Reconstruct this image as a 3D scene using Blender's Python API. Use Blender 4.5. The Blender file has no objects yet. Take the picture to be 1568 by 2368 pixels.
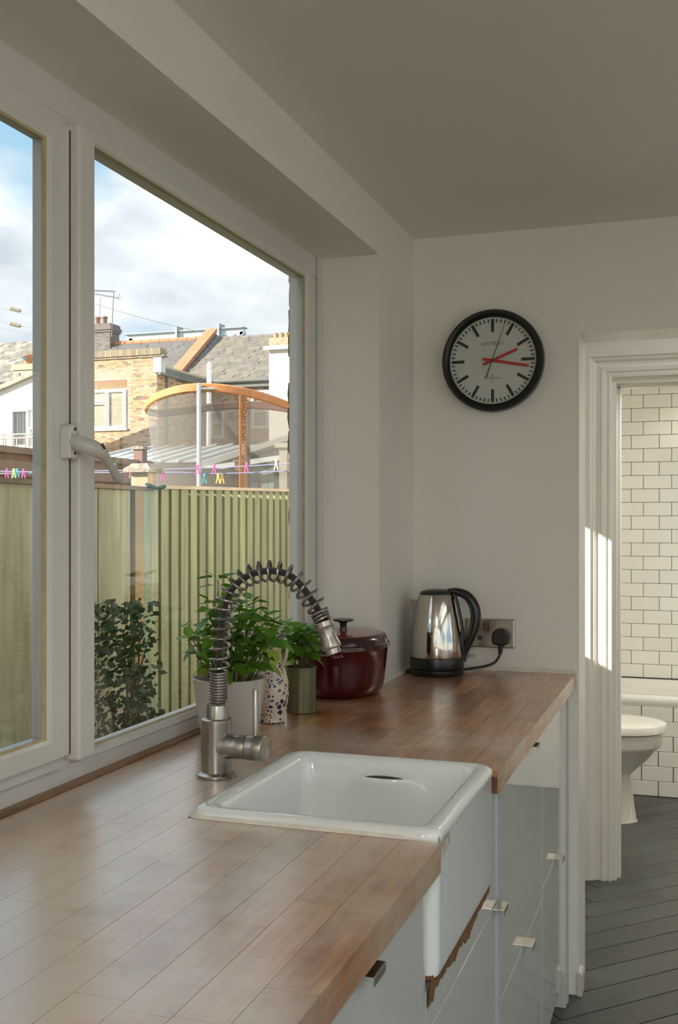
import bpy, math, random
from mathutils import Vector, Matrix, Quaternion
random.seed(7)
R = math.radians
S = bpy.context.scene
COL = S.collection

# ------------------------------------------------------------------ camera
cam_d = bpy.data.cameras.new('camera')
cam = bpy.data.objects.new('camera', cam_d); COL.objects.link(cam)
cam.location = (0, 0, 1.365)
cam.rotation_euler = (R(90), 0, 0.3272)
cam_d.sensor_fit = 'VERTICAL'; cam_d.sensor_height = 36.0
cam_d.lens = 2442.0 / 2368.0 * 36.0
cam_d.shift_y = 20.0 / 2368.0
cam_d.clip_start = 0.02; cam_d.clip_end = 600
S.camera = cam

# ------------------------------------------------------------------ view
S.view_settings.view_transform = 'Standard'; S.view_settings.look = 'None'
S.view_settings.exposure = 1.5; S.view_settings.gamma = 1.0
S.view_settings.use_curve_mapping = False
S.cycles.use_denoising = True
S.cycles.max_bounces = 14; S.cycles.diffuse_bounces = 7; S.cycles.glossy_bounces = 5
S.cycles.transparent_max_bounces = 24
S.cycles.sample_clamp_indirect = 8.0
S.cycles.caustics_reflective = False; S.cycles.caustics_refractive = False

# ------------------------------------------------------------------ sky: blue with broken white cloud, all round
W = bpy.data.worlds.new('world'); S.world = W; W.use_nodes = True
nt = W.node_tree; nt.nodes.clear()
def wn(t, **k):
    n = nt.nodes.new(t)
    for a, b in k.items(): setattr(n, a, b)
    return n
tc = wn('ShaderNodeTexCoord'); mp = wn('ShaderNodeMapping')
mp.inputs['Scale'].default_value = (1, 1, 2.0); mp.inputs['Location'].default_value = (3.1, 0.4, 1.7)
nz = wn('ShaderNodeTexNoise'); nz.inputs['Scale'].default_value = 2.6; nz.inputs['Detail'].default_value = 9
nz.inputs['Roughness'].default_value = 0.55
rp = wn('ShaderNodeValToRGB'); rp.color_ramp.elements[0].position = 0.41; rp.color_ramp.elements[1].position = 0.54
nz2 = wn('ShaderNodeTexNoise'); nz2.inputs['Scale'].default_value = 3.4; nz2.inputs['Detail'].default_value = 7
rp2 = wn('ShaderNodeValToRGB')
rp2.color_ramp.elements[0].position = 0.38; rp2.color_ramp.elements[0].color = (0.27, 0.295, 0.33, 1)
rp2.color_ramp.elements[1].position = 0.60; rp2.color_ramp.elements[1].color = (0.62, 0.62, 0.62, 1)
mx = wn('ShaderNodeMixRGB'); mx.inputs[1].default_value = (0.17, 0.275, 0.365, 1)
bg = wn('ShaderNodeBackground'); bg.inputs['Strength'].default_value = 1.0
ow = wn('ShaderNodeOutputWorld')
for a, b in ((tc.outputs['Generated'], mp.inputs['Vector']), (mp.outputs[0], nz.inputs['Vector']), (mp.outputs[0], nz2.inputs['Vector']),
             (nz.outputs['Fac'], rp.inputs[0]), (nz2.outputs['Fac'], rp2.inputs[0]), (rp.outputs[0], mx.inputs[0]),
             (rp2.outputs[0], mx.inputs[2]), (mx.outputs[0], bg.inputs['Color']), (bg.outputs[0], ow.inputs['Surface'])):
    nt.links.new(a, b)

# ------------------------------------------------------------------ sun, low over the gardens from behind on the window side
sd = bpy.data.lights.new('sun', 'SUN'); sd.energy = 4.3; sd.angle = R(0.9); sd.color = (1.0, 0.93, 0.82)
sun = bpy.data.objects.new('sun', sd); COL.objects.link(sun)
sun.rotation_mode = 'QUATERNION'
sun.rotation_quaternion = Vector((1.0, 0.7, -0.55)).to_track_quat('-Z', 'Y')

# ================================================================== materials
MATS = {}
def M(name, col=(.8, .8, .8), rough=.5, metal=0.0, var=0.0, vscale=8.0, bump=0.0, bscale=60.0, rand=0.0, island=0.0,
      coat=0.0, stretch=None, spec=0.5, col2=None, trans=0.0, rvar=0.0, palette=None, pal_src='island'):
    if name in MATS: return MATS[name]
    m = bpy.data.materials.new(name); m.use_nodes = True; t = m.node_tree; N = t.nodes; L = t.links
    b = N['Principled BSDF']
    b.inputs['Roughness'].default_value = rough; b.inputs['Metallic'].default_value = metal
    b.inputs['Specular IOR Level'].default_value = spec
    b.inputs['Coat Weight'].default_value = coat; b.inputs['Coat Roughness'].default_value = .05
    c = N.new('ShaderNodeRGB'); c.outputs[0].default_value = (*col, 1); out = c.outputs[0]
    rnd = None
    if rand or (palette and pal_src == 'object'):
        oi = N.new('ShaderNodeObjectInfo'); rnd = oi.outputs['Random']
    if island or (palette and pal_src == 'island'):
        gi = N.new('ShaderNodeNewGeometry'); rnd = gi.outputs['Random Per Island']
    if palette:
        r = N.new('ShaderNodeValToRGB'); r.color_ramp.interpolation = 'CONSTANT'
        while len(r.color_ramp.elements) < len(palette): r.color_ramp.elements.new(0.5)
        for i, pc in enumerate(palette):
            r.color_ramp.elements[i].position = i / len(palette); r.color_ramp.elements[i].color = (*pc, 1)
        L.new(rnd, r.inputs[0]); out = r.outputs[0]
    co = N.new('ShaderNodeTexCoord'); mpn = N.new('ShaderNodeMapping'); L.new(co.outputs['Object'], mpn.inputs['Vector'])
    if stretch: mpn.inputs['Scale'].default_value = stretch
    vec = mpn.outputs[0]
    if var or rvar or col2:
        n = N.new('ShaderNodeTexNoise'); n.noise_dimensions = '4D'; n.inputs['Scale'].default_value = vscale; n.inputs['Detail'].default_value = 6
        L.new(vec, n.inputs['Vector'])
        if rnd is not None:
            w = N.new('ShaderNodeMath'); w.operation = 'MULTIPLY'; w.inputs[1].default_value = 40; L.new(rnd, w.inputs[0]); L.new(w.outputs[0], n.inputs['W'])
        rr = N.new('ShaderNodeMapRange'); rr.inputs['From Min'].default_value = .3; rr.inputs['From Max'].default_value = .7
        L.new(n.outputs['Fac'], rr.inputs['Value']); nf = rr.outputs[0]
        if col2:
            x = N.new('ShaderNodeMixRGB'); x.inputs[2].default_value = (*col2, 1); L.new(nf, x.inputs[0]); L.new(out, x.inputs[1]); out = x.outputs[0]
        if var:
            v = N.new('ShaderNodeMapRange'); v.inputs['To Min'].default_value = 1 - var; v.inputs['To Max'].default_value = 1 + var
            L.new(nf, v.inputs['Value'])
            x = N.new('ShaderNodeMixRGB'); x.blend_type = 'MULTIPLY'; x.inputs[0].default_value = 1; L.new(out, x.inputs[1]); L.new(v.outputs[0], x.inputs[2]); out = x.outputs[0]
        if rvar:
            v = N.new('ShaderNodeMapRange'); v.inputs['To Min'].default_value = max(.02, rough - rvar); v.inputs['To Max'].default_value = rough + rvar
            L.new(nf, v.inputs['Value']); L.new(v.outputs[0], b.inputs['Roughness'])
    if (rand or island) and rnd is not None:
        a = rand or island
        v = N.new('ShaderNodeMapRange'); v.inputs['To Min'].default_value = 1 - a; v.inputs['To Max'].default_value = 1 + a; L.new(rnd, v.inputs['Value'])
        x = N.new('ShaderNodeMixRGB'); x.blend_type = 'MULTIPLY'; x.inputs[0].default_value = 1; L.new(out, x.inputs[1]); L.new(v.outputs[0], x.inputs[2]); out = x.outputs[0]
    L.new(out, b.inputs['Base Color'])
    if bump:
        n2 = N.new('ShaderNodeTexNoise'); n2.inputs['Scale'].default_value = bscale; n2.inputs['Detail'].default_value = 4; L.new(vec, n2.inputs['Vector'])
        bp = N.new('ShaderNodeBump'); bp.inputs['Strength'].default_value = bump; bp.inputs['Distance'].default_value = .01
        L.new(n2.outputs['Fac'], bp.inputs['Height']); L.new(bp.outputs[0], b.inputs['Normal'])
    if trans:
        tr = N.new('ShaderNodeBsdfTranslucent'); L.new(out, tr.inputs['Color']); ms = N.new('ShaderNodeMixShader'); ms.inputs[0].default_value = trans
        o = N['Material Output']; L.new(b.outputs[0], ms.inputs[1]); L.new(tr.outputs[0], ms.inputs[2]); L.new(ms.outputs[0], o.inputs['Surface'])
    MATS[name] = m; return m

def glass_mat(name, tint=(1, 1, 1), refl=1.0, ior=1.45):
    m = bpy.data.materials.new(name); m.use_nodes = True; t = m.node_tree; N = t.nodes; L = t.links
    N.remove(N['Principled BSDF'])
    tr = N.new('ShaderNodeBsdfTransparent'); tr.inputs[0].default_value = (*tint, 1)
    gl = N.new('ShaderNodeBsdfGlossy'); gl.inputs['Roughness'].default_value = 0.0
    lw = N.new('ShaderNodeLayerWeight'); pw_ = N.new('ShaderNodeMath'); pw_.operation = 'POWER'; pw_.inputs[1].default_value = 5.0
    L.new(lw.outputs['Facing'], pw_.inputs[0])
    k = N.new('ShaderNodeMath'); k.operation = 'MULTIPLY_ADD'; k.inputs[1].default_value = .96 * refl; k.inputs[2].default_value = .04 * refl; L.new(pw_.outputs[0], k.inputs[0])
    lw.inputs[0].default_value = .5
    ms = N.new('ShaderNodeMixShader'); L.new(k.outputs[0], ms.inputs[0]); L.new(tr.outputs[0], ms.inputs[1]); L.new(gl.outputs[0], ms.inputs[2])
    L.new(ms.outputs[0], N['Material Output'].inputs['Surface']); return m

def net_mat(name, col, cover):
    m = bpy.data.materials.new(name); m.use_nodes = True; t = m.node_tree; N = t.nodes; L = t.links
    N.remove(N['Principled BSDF'])
    tr = N.new('ShaderNodeBsdfTransparent'); df = N.new('ShaderNodeBsdfDiffuse'); df.inputs[0].default_value = (*col, 1)
    ms = N.new('ShaderNodeMixShader'); ms.inputs[0].default_value = cover
    L.new(tr.outputs[0], ms.inputs[1]); L.new(df.outputs[0], ms.inputs[2]); L.new(ms.outputs[0], N['Material Output'].inputs['Surface']); return m

wall_m = M('wall_paint', (.80, .765, .70), .55, bump=.07, bscale=220, var=.02, vscale=2)
ceil_m = M('ceiling_paint', (.80, .77, .71), .6, bump=.05, bscale=160)
trim_m = M('white_gloss_paint', (.80, .77, .71), .3, bump=.05, bscale=40, var=.03, vscale=6)
upvc_m = M('white_plastic', (.66, .64, .60), .35, var=.03, vscale=5)
upvc_out = M('outer_frame_plastic', (.82, .82, .82), .4)
gasket_m = M('yellowed_gasket', (.46, .37, .20), .6, var=.15, vscale=30)
spacer_m = M('glass_spacer', (.42, .44, .45), .35, metal=.5)
seam_m = M('dark_seam', (.10, .075, .04), .8)
glass_m = glass_mat('window_glass', (.97, .985, .98), .9)
sealant_m = M('sealant', (.72, .69, .60), .45, var=.12, vscale=30)
steel_m = M('brushed_steel', (.40, .37, .33), .30, metal=1, rvar=.08, vscale=60, stretch=(1, 1, .1))
steel_dk = M('spring_steel', (.27, .24, .21), .33, metal=1, rvar=.05, vscale=80)
chrome_m = M('polished_steel', (.62, .58, .52), .09, metal=1, rvar=.03, vscale=14)
blackp_m = M('black_plastic', (.012, .012, .012), .28)
blackr_m = M('black_rubber', (.015, .015, .015), .5)
ceramic_m = M('glazed_ceramic', (.80, .82, .80), .12, coat=.4, var=.03, vscale=5)
gloss_m = M('gloss_cabinet_front', (.63, .635, .60), .07, coat=.5, spec=.6)
carc_m = M('cabinet_carcass', (.55, .55, .52), .4)
handle_m = M('brushed_nickel', (.66, .62, .54), .28, metal=1)

# worktop timber: every stave with its own tone, grain along its length
def stave_material():
    m = bpy.data.materials.new('worktop_timber'); m.use_nodes = True; t = m.node_tree; N = t.nodes; L = t.links
    b = N['Principled BSDF']
    oi = N.new('ShaderNodeObjectInfo'); co = N.new('ShaderNodeTexCoord')
    mpn = N.new('ShaderNodeMapping'); mpn.inputs['Scale'].default_value = (26, 2.2, 26); L.new(co.outputs['Object'], mpn.inputs[0])
    mul = N.new('ShaderNodeMath'); mul.operation = 'MULTIPLY'; mul.inputs[1].default_value = 60; L.new(oi.outputs['Random'], mul.inputs[0])
    n = N.new('ShaderNodeTexNoise'); n.noise_dimensions = '4D'; n.inputs['Scale'].default_value = 3.0; n.inputs['Detail'].default_value = 8; n.inputs['Distortion'].default_value = .6
    L.new(mpn.outputs[0], n.inputs['Vector']); L.new(mul.outputs[0], n.inputs['W'])
    r = N.new('ShaderNodeValToRGB'); e = r.color_ramp.elements
    e[0].position = .3; e[0].color = (.24, .085, .024, 1); e[1].position = .72; e[1].color = (.58, .26, .088, 1)
    L.new(n.outputs['Fac'], r.inputs[0])
    tone = N.new('ShaderNodeValToRGB'); q = tone.color_ramp.elements
    q[0].position = 0; q[0].color = (.62, .55, .52, 1); q[1].position = 1; q[1].color = (1.2, 1.18, 1.12, 1)
    k = q.new(.45); k.color = (.95, .86, .78, 1)
    L.new(oi.outputs['Random'], tone.inputs[0])
    x = N.new('ShaderNodeMixRGB'); x.blend_type = 'MULTIPLY'; x.inputs[0].default_value = 1; L.new(r.outputs[0], x.inputs[1]); L.new(tone.outputs[0], x.inputs[2])
    # dark water marks and knocks
    n3 = N.new('ShaderNodeTexNoise'); n3.noise_dimensions = '4D'; n3.inputs['Scale'].default_value = 14; n3.inputs['Detail'].default_value = 5
    L.new(co.outputs['Object'], n3.inputs['Vector']); L.new(mul.outputs[0], n3.inputs['W'])
    r3 = N.new('ShaderNodeValToRGB'); r3.color_ramp.elements[0].position = .66; r3.color_ramp.elements[1].position = .76
    L.new(n3.outputs['Fac'], r3.inputs[0])
    x2 = N.new('ShaderNodeMixRGB'); x2.inputs[2].default_value = (.09, .05, .03, 1); L.new(r3.outputs[0], x2.inputs[0]); L.new(x.outputs[0], x2.inputs[1])
    # water-bleached patches, paler towards camera and window to paint glare into the colour
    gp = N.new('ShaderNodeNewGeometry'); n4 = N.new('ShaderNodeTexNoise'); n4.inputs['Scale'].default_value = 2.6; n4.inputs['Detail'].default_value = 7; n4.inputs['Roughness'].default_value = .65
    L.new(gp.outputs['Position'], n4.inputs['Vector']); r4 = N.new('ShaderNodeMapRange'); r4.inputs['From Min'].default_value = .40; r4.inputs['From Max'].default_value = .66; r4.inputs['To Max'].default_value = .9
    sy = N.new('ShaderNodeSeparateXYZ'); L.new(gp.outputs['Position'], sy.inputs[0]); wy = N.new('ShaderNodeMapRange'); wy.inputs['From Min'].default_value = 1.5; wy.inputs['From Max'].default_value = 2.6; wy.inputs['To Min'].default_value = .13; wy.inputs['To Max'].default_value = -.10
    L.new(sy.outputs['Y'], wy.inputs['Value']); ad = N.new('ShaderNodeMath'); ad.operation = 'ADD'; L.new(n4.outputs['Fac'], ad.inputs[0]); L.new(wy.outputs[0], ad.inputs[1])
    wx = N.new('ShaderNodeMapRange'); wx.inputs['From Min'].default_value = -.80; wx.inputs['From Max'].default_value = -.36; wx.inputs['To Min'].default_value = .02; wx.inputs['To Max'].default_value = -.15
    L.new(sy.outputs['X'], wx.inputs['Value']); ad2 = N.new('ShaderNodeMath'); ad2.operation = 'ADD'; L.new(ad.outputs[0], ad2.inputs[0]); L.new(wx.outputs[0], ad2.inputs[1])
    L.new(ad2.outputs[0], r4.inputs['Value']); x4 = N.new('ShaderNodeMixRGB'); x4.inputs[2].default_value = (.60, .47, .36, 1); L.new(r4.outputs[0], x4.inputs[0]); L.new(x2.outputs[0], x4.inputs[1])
    L.new(x4.outputs[0], b.inputs['Base Color'])
    rr = N.new('ShaderNodeMapRange'); rr.inputs['To Min'].default_value = .24; rr.inputs['To Max'].default_value = .42; L.new(n3.outputs['Fac'], rr.inputs['Value'])
    L.new(rr.outputs[0], b.inputs['Roughness'])
    bp = N.new('ShaderNodeBump'); bp.inputs['Strength'].default_value = .12; bp.inputs['Distance'].default_value = .004
    L.new(n.outputs['Fac'], bp.inputs['Height']); L.new(bp.outputs[0], b.inputs['Normal'])
    b.inputs['Specular IOR Level'].default_value = .4
    b.inputs['Coat Weight'].default_value = 1.0; b.inputs['Coat IOR'].default_value = 1.75; b.inputs['Coat Roughness'].default_value = .26
    return m
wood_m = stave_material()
woodend_m = M('dark_timber', (.14, .06, .03), .5, var=.3, vscale=20, stretch=(1, .2, 1))
chip_m = M('exposed_chipboard', (.20, .085, .025), .9, var=.5, vscale=60, bump=.8, bscale=150)

# ================================================================== mesh helpers
class MB:
    def __init__(s): s.v = []; s.f = []
    def add(s, vs, fs):
        o = len(s.v); s.v += [tuple(p) for p in vs]; s.f += [tuple(i + o for i in f) for f in fs]; return s
    def box(s, a, b, ch=0.0):
        x0, x1 = sorted((a[0], b[0])); y0, y1 = sorted((a[1], b[1])); z0, z1 = sorted((a[2], b[2]))
        if ch <= 0:
            vs = [(x, y, z) for z in (z0, z1) for y in (y0, y1) for x in (x0, x1)]
            return s.add(vs, [(0, 2, 3, 1), (4, 5, 7, 6), (0, 1, 5, 4), (2, 6, 7, 3), (0, 4, 6, 2), (1, 3, 7, 5)])
        c = min(ch, (x1 - x0) * .45, (y1 - y0) * .45, (z1 - z0) * .45)
        def ring(z, d): return [(x0 + d, y0, z), (x1 - d, y0, z), (x1, y0 + d, z), (x1, y1 - d, z), (x1 - d, y1, z), (x0 + d, y1, z), (x0, y1 - d, z), (x0, y0 + d, z)]
        def inn(z): return [(x0 + c, y0 + c, z), (x1 - c, y0 + c, z), (x1 - c, y0 + c, z), (x1 - c, y1 - c, z), (x1 - c, y1 - c, z), (x0 + c, y1 - c, z), (x0 + c, y1 - c, z), (x0 + c, y0 + c, z)]
        q = [(x0 + c, y0 + c), (x1 - c, y0 + c), (x1 - c, y1 - c), (x0 + c, y1 - c)]
        vs = [(x, y, z0) for x, y in q] + ring(z0 + c, c) + ring(z1 - c, c) + [(x, y, z1) for x, y in q]
        fs = [(3, 2, 1, 0), (20, 21, 22, 23)]
        A, B, T = 4, 12, 20
        for i in range(8): fs.append((A + i, A + (i + 1) % 8, B + (i + 1) % 8, B + i))
        for k, (i, j, n_) in enumerate(((0, 1, 2), (2, 3, 4), (4, 5, 6), (6, 7, 0))):
            fs.append((k, (k + 1) % 4, A + j, A + i)); fs.append(((k + 1) % 4, A + n_, A + j))
            fs.append((B + i, B + j, T + (k + 1) % 4, T + k)); fs.append((B + j, B + n_, T + (k + 1) % 4))
        return s.add(vs, fs)
    def lathe(s, prof, c=(0, 0, 0), seg=40, sx=1, sy=1, cap0=True, cap1=True):
        vs = []; n = len(prof)
        for r, z in prof:
            for i in range(seg):
                a = 2 * math.pi * i / seg; vs.append((c[0] + r * sx * math.cos(a), c[1] + r * sy * math.sin(a), c[2] + z))
        fs = []
        for k in range(n - 1):
            for i in range(seg): fs.append((k * seg + i, k * seg + (i + 1) % seg, (k + 1) * seg + (i + 1) % seg, (k + 1) * seg + i))
        if cap0: fs.append(tuple(range(seg - 1, -1, -1)))
        if cap1: fs.append(tuple((n - 1) * seg + i for i in range(seg)))
        return s.add(vs, fs)
    def tube(s, pts, rad, seg=10, cap=True, up=None, flat=1.0):
        P = [Vector(p) for p in pts]; n = len(P)
        if not hasattr(rad, '__len__'): rad = [rad] * n
        T = [(P[min(i + 1, n - 1)] - P[max(i - 1, 0)]).normalized() for i in range(n)]
        u = Vector(up) if up else (Vector((0, 0, 1)) if abs(T[0].z) < .9 else Vector((1, 0, 0)))
        vs = []
        for i in range(n):
            u = (u - T[i] * u.dot(T[i])); u = u.normalized() if u.length > 1e-6 else T[i].orthogonal().normalized()
            w = T[i].cross(u)
            for k in range(seg):
                a = 2 * math.pi * k / seg; vs.append(P[i] + (u * math.cos(a) * flat + w * math.sin(a)) * rad[i])
        fs = []
        for i in range(n - 1):
            for k in range(seg): fs.append((i * seg + k, i * seg + (k + 1) % seg, (i + 1) * seg + (k + 1) % seg, (i + 1) * seg + k))
        if cap: fs += [tuple(range(seg - 1, -1, -1)), tuple((n - 1) * seg + k for k in range(seg))]
        return s.add(vs, fs)
    def prism(s, poly, axis, a0, a1):
        n = len(poly)
        def pt(p, a): return {'x': (a, p[0], p[1]), 'y': (p[0], a, p[1]), 'z': (p[0], p[1], a)}[axis]
        vs = [pt(p, a0) for p in poly] + [pt(p, a1) for p in poly]
        return s.add(vs, [tuple(range(n - 1, -1, -1)), tuple(range(n, 2 * n))] + [(i, (i + 1) % n, n + (i + 1) % n, n + i) for i in range(n)])
    def ring(s, u0, u1, z0, z1, prof, plane='x', ku=1.0, kz=1.0):
        # mitred frame round an opening: prof = (outward offset, depth coordinate)
        vs = []; n = len(prof)
        for t, d in prof:
            for u, z in ((u0 - t * ku, z0 - t * kz), (u1 + t * ku, z0 - t * kz), (u1 + t * ku, z1 + t * kz), (u0 - t * ku, z1 + t * kz)):
                vs.append((d, u, z) if plane == 'x' else (u, d, z))
        fs = []
        for k in range(n):
            for i in range(4): fs.append((k * 4 + i, k * 4 + (i + 1) % 4, ((k + 1) % n) * 4 + (i + 1) % 4, ((k + 1) % n) * 4 + i))
        return s.add(vs, fs)
    def loops(s, loops, cap0=False, cap1=False):
        n = len(loops[0]); o = []
        for l in loops: o += l
        fs = []
        for k in range(len(loops) - 1):
            for i in range(n): fs.append((k * n + i, k * n + (i + 1) % n, (k + 1) * n + (i + 1) % n, (k + 1) * n + i))
        if cap0: fs.append(tuple(range(n - 1, -1, -1)))
        if cap1: fs.append(tuple((len(loops) - 1) * n + i for i in range(n)))
        return s.add(o, fs)
    def mesh(s, name, smooth=False):
        me = bpy.data.meshes.new(name); me.from_pydata(s.v, [], s.f); me.update()
        import bmesh
        bm = bmesh.new(); bm.from_mesh(me); bmesh.ops.recalc_face_normals(bm, faces=bm.faces); bm.to_mesh(me); bm.free()
        if smooth:
            for p in me.polygons: p.use_smooth = True
            try: me.set_sharp_from_angle(angle=R(42))
            except Exception: pass
        return me

def rrect(x0, x1, y0, y1, r, z, k=6):
    pts = []
    for cx, cy, a0 in ((x1 - r, y0 + r, -90), (x1 - r, y1 - r, 0), (x0 + r, y1 - r, 90), (x0 + r, y0 + r, 180)):
        for i in range(k + 1):
            a = R(a0 + 90 * i / k); pts.append((cx + r * math.cos(a), cy + r * math.sin(a), z))
    return pts

def link(o, parent=None):
    COL.objects.link(o)
    if parent is not None:
        o.parent = parent
        if parent.type == 'EMPTY': o.matrix_parent_inverse = Matrix.Translation(-Vector(parent.location))
    return o
def obj(name, mb, mat, parent=None, smooth=False, bevel=0.0, label=None, loc=None, seg=2):
    me = mb if isinstance(mb, bpy.types.Mesh) else mb.mesh(name, smooth)
    if mat and not me.materials: me.materials.append(mat)
    o = bpy.data.objects.new(name, me)
    if loc: o.location = loc
    link(o, parent)
    if bevel:
        md = o.modifiers.new('bevel', 'BEVEL'); md.width = bevel; md.segments = seg; md.limit_method = 'ANGLE'; md.angle_limit = R(40)
    if label: o['label'] = label
    return o
def tag(o, label, cat=None, group=None, kind=None):
    o['label'] = label
    if cat: o['category'] = cat
    if group: o['group'] = group
    if kind: o['kind'] = kind
    return o
def thing(name, label, cat, loc=(0, 0, 0), group=None, kind=None):
    o = bpy.data.objects.new(name, None); COL.objects.link(o); o.location = loc; o.empty_display_size = .05
    return tag(o, label, cat, group, kind)
def struct(name, mb, mat, label, parent=None, smooth=False, bevel=0.0):
    o = obj(name, mb, mat, parent, smooth, bevel); o['kind'] = 'structure'; o['label'] = label; return o
def text(name, s_, size, mat, parent, mat4, ext=.0004):
    cu = bpy.data.curves.new(name, 'FONT'); cu.body = s_; cu.size = size; cu.align_x = 'CENTER'; cu.align_y = 'CENTER'; cu.extrude = ext
    t = bpy.data.objects.new(name, cu); COL.objects.link(t)
    bpy.context.view_layer.update()
    me = bpy.data.meshes.new_from_object(t.evaluated_get(bpy.context.evaluated_depsgraph_get()))
    bpy.data.objects.remove(t); me.transform(mat4); me.materials.clear(); me.materials.append(mat)
    o = bpy.data.objects.new(name, me); return link(o, parent)
def spline(pts, n=8):
    P = [Vector(p) for p in pts]; out = []
    for i in range(len(P) - 1):
        p0, p1, p2, p3 = P[max(i - 1, 0)], P[i], P[i + 1], P[min(i + 2, len(P) - 1)]
        for k in range(n):
            t = k / n
            out.append(.5 * ((2 * p1) + (p2 - p0) * t + (2 * p0 - 5 * p1 + 4 * p2 - p3) * t * t + (3 * p1 - p0 - 3 * p2 + p3) * t ** 3))
    return out + [P[-1]]

# ================================================================== room shell
CT = .925          # worktop height
XW = -.812         # inner face of window wall
XO = -1.072        # its outer face
YE = 3.096; YE2 = 3.267   # end wall
YC = 4.116         # bathroom partition
CZ = 2.215         # ceiling
WY0, WY1, WZ0, WZ1 = .35, 2.73, .885, 2.083

b = MB()
b.box((XO, -2.8, -.2), (XW, WY0, CZ + .25)); b.box((XO, WY1, -.2), (XW, YE, CZ + .25))
b.box((XO, WY0, -.2), (XW, WY1, WZ0)); b.box((XO, WY0, WZ1), (XW, WY1, CZ + .25))
wl = struct('wall_left', b, wall_m, 'cream painted window wall with deep reveal round the window')
b = MB(); b.box((XO, YE, -.2), (-.326, YE2, CZ + .25)); b.box((-.326, YE, 1.907), (.62, YE2, CZ + .25)); b.box((.62, YE, -.2), (2.75, YE2, CZ + .25))
struct('wall_end', b, wall_m, 'cream painted end wall carrying the clock, with open doorway')
b = MB(); b.ring(-.326, .62, -.2, 1.907, [(0, YE - .001), (.0, YE2 + .001), (-.004, YE2 + .001), (-.004, YE - .001)], 'y')
struct('trim_1', b, trim_m, 'white painted lining of the doorway in the end wall')
b = MB(); b.box((XO - .1, -2.8, CZ), (.75, 3.38, CZ + .2)); b.box((XO - .1, 4.0, CZ), (.75, 4.22, CZ + .2)); b.box((XO - .1, 3.38, CZ), (-.45, 4.0, CZ + .2)); b.box((2.35, -2.8, CZ), (2.75, 4.22, CZ + .2)); b.box((.75, 1.9, CZ), (2.35, 4.22, CZ + .2)); b.box((.75, -2.8, CZ), (2.35, -2.2, CZ + .2))
b.box((XO - .1, 4.22, CZ), (1.05, 4.55, CZ + .2)); b.box((XO - .1, 5.45, CZ), (1.05, 6.3, CZ + .2)); b.box((XO - .1, 4.55, CZ), (-.35, 5.45, CZ + .2)); b.box((.85, 4.55, CZ), (1.05, 5.45, CZ + .2)); struct('ceiling', b, ceil_m, 'cream painted ceiling')
# right and back walls, out of view, with glazed garden doors; back doors and rooflight added for light
b = MB(); b.box((2.6, -2.8, -.2), (2.75, -2.3, CZ)); b.box((2.6, 2.7, -.2), (2.75, 4.22, CZ)); b.box((2.6, -2.3, 2.1), (2.75, 2.7, CZ))
struct('wall_right', b, wall_m, 'cream wall with glazed garden doors opposite the window')
b = MB(); b.box((XO, -2.95, -.2), (-.5, -2.8, CZ)); b.box((-.5, -2.95, 2.1), (2.4, -2.8, CZ)); b.box((2.4, -2.95, -.2), (2.75, -2.8, CZ)); struct('wall_back', b, wall_m, 'cream wall with added glazed doors facing the doorway')
d6 = thing('added_window_6', 'unseen white glazed doors added to light the end wall', 'doors', (.95, -2.87, 0), kind='structure')
for x0, x1 in ((-.5, .95), (.95, 2.4)):
    b = MB(); b.ring(x0 + .07, x1 - .07, .07, 2.03, [(0, -2.9), (0, -2.84), (.07, -2.84), (.07, -2.9)], 'y'); obj('door_frame', b, upvc_m, d6)
    b = MB(); b.box((x0 + .07, -2.872, .07), (x1 - .07, -2.868, 2.03)); obj('pane', b, glass_m, d6)
d2 = thing('window_2', 'white glazed garden doors opposite the sink', 'doors', (2.67, .2, 0), kind='structure')
for y0, y1 in ((-2.3, -.63), (-.63, 1.03), (1.03, 2.7)):
    b = MB(); b.ring(y0 + .07, y1 - .07, .07, 2.03, [(0, 2.64), (0, 2.70), (.07, 2.70), (.07, 2.64)]); obj('door_frame', b, upvc_m, d2)
    b = MB(); b.box((2.668, y0 + .07, .07), (2.672, y1 - .07, 2.03)); obj('pane', b, glass_m, d2)
d4 = thing('added_window_4', 'large unseen rooflight added to brighten the kitchen', 'rooflight', (1.55, -.15, CZ), kind='structure')
b = MB(); b.box((.70, -2.25, CZ + .2), (2.40, -2.17, CZ + .28)); b.box((.70, 1.87, CZ + .2), (2.40, 1.95, CZ + .28)); b.box((.70, -2.17, CZ + .2), (.78, 1.87, CZ + .28)); b.box((2.32, -2.17, CZ + .2), (2.40, 1.87, CZ + .28)); obj('kerb', b, upvc_m, d4)
b = MB(); b.box((.78, -2.17, CZ + .24), (2.32, 1.87, CZ + .246)); obj('pane', b, glass_m, d4)
for nm, lb, x0, x1, y0, y1 in (('added_window_7', 'unseen rooflight added to brighten the passage', -.45, .75, 3.38, 4.0), ('added_window_8', 'unseen rooflight added to brighten the bathroom', -.35, .85, 4.55, 5.45)):  # rooflights added out of view to brighten passage and bathroom
    d7 = thing(nm, lb, 'rooflight', ((x0 + x1) / 2, (y0 + y1) / 2, CZ), kind='structure')
    b = MB(); b.box((x0 - .05, y0 - .05, CZ + .2), (x1 + .05, y0 + .01, CZ + .26)); b.box((x0 - .05, y1 - .01, CZ + .2), (x1 + .05, y1 + .05, CZ + .26)); b.box((x0 - .05, y0 + .01, CZ + .2), (x0 + .01, y1 - .01, CZ + .26)); b.box((x1 - .01, y0 + .01, CZ + .2), (x1 + .05, y1 - .01, CZ + .26)); obj('kerb', b, upvc_m, d7)
    b = MB(); b.box((x0 + .01, y0 + .01, CZ + .23), (x1 - .01, y1 - .01, CZ + .236)); obj('pane', b, glass_m, d7)
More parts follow.
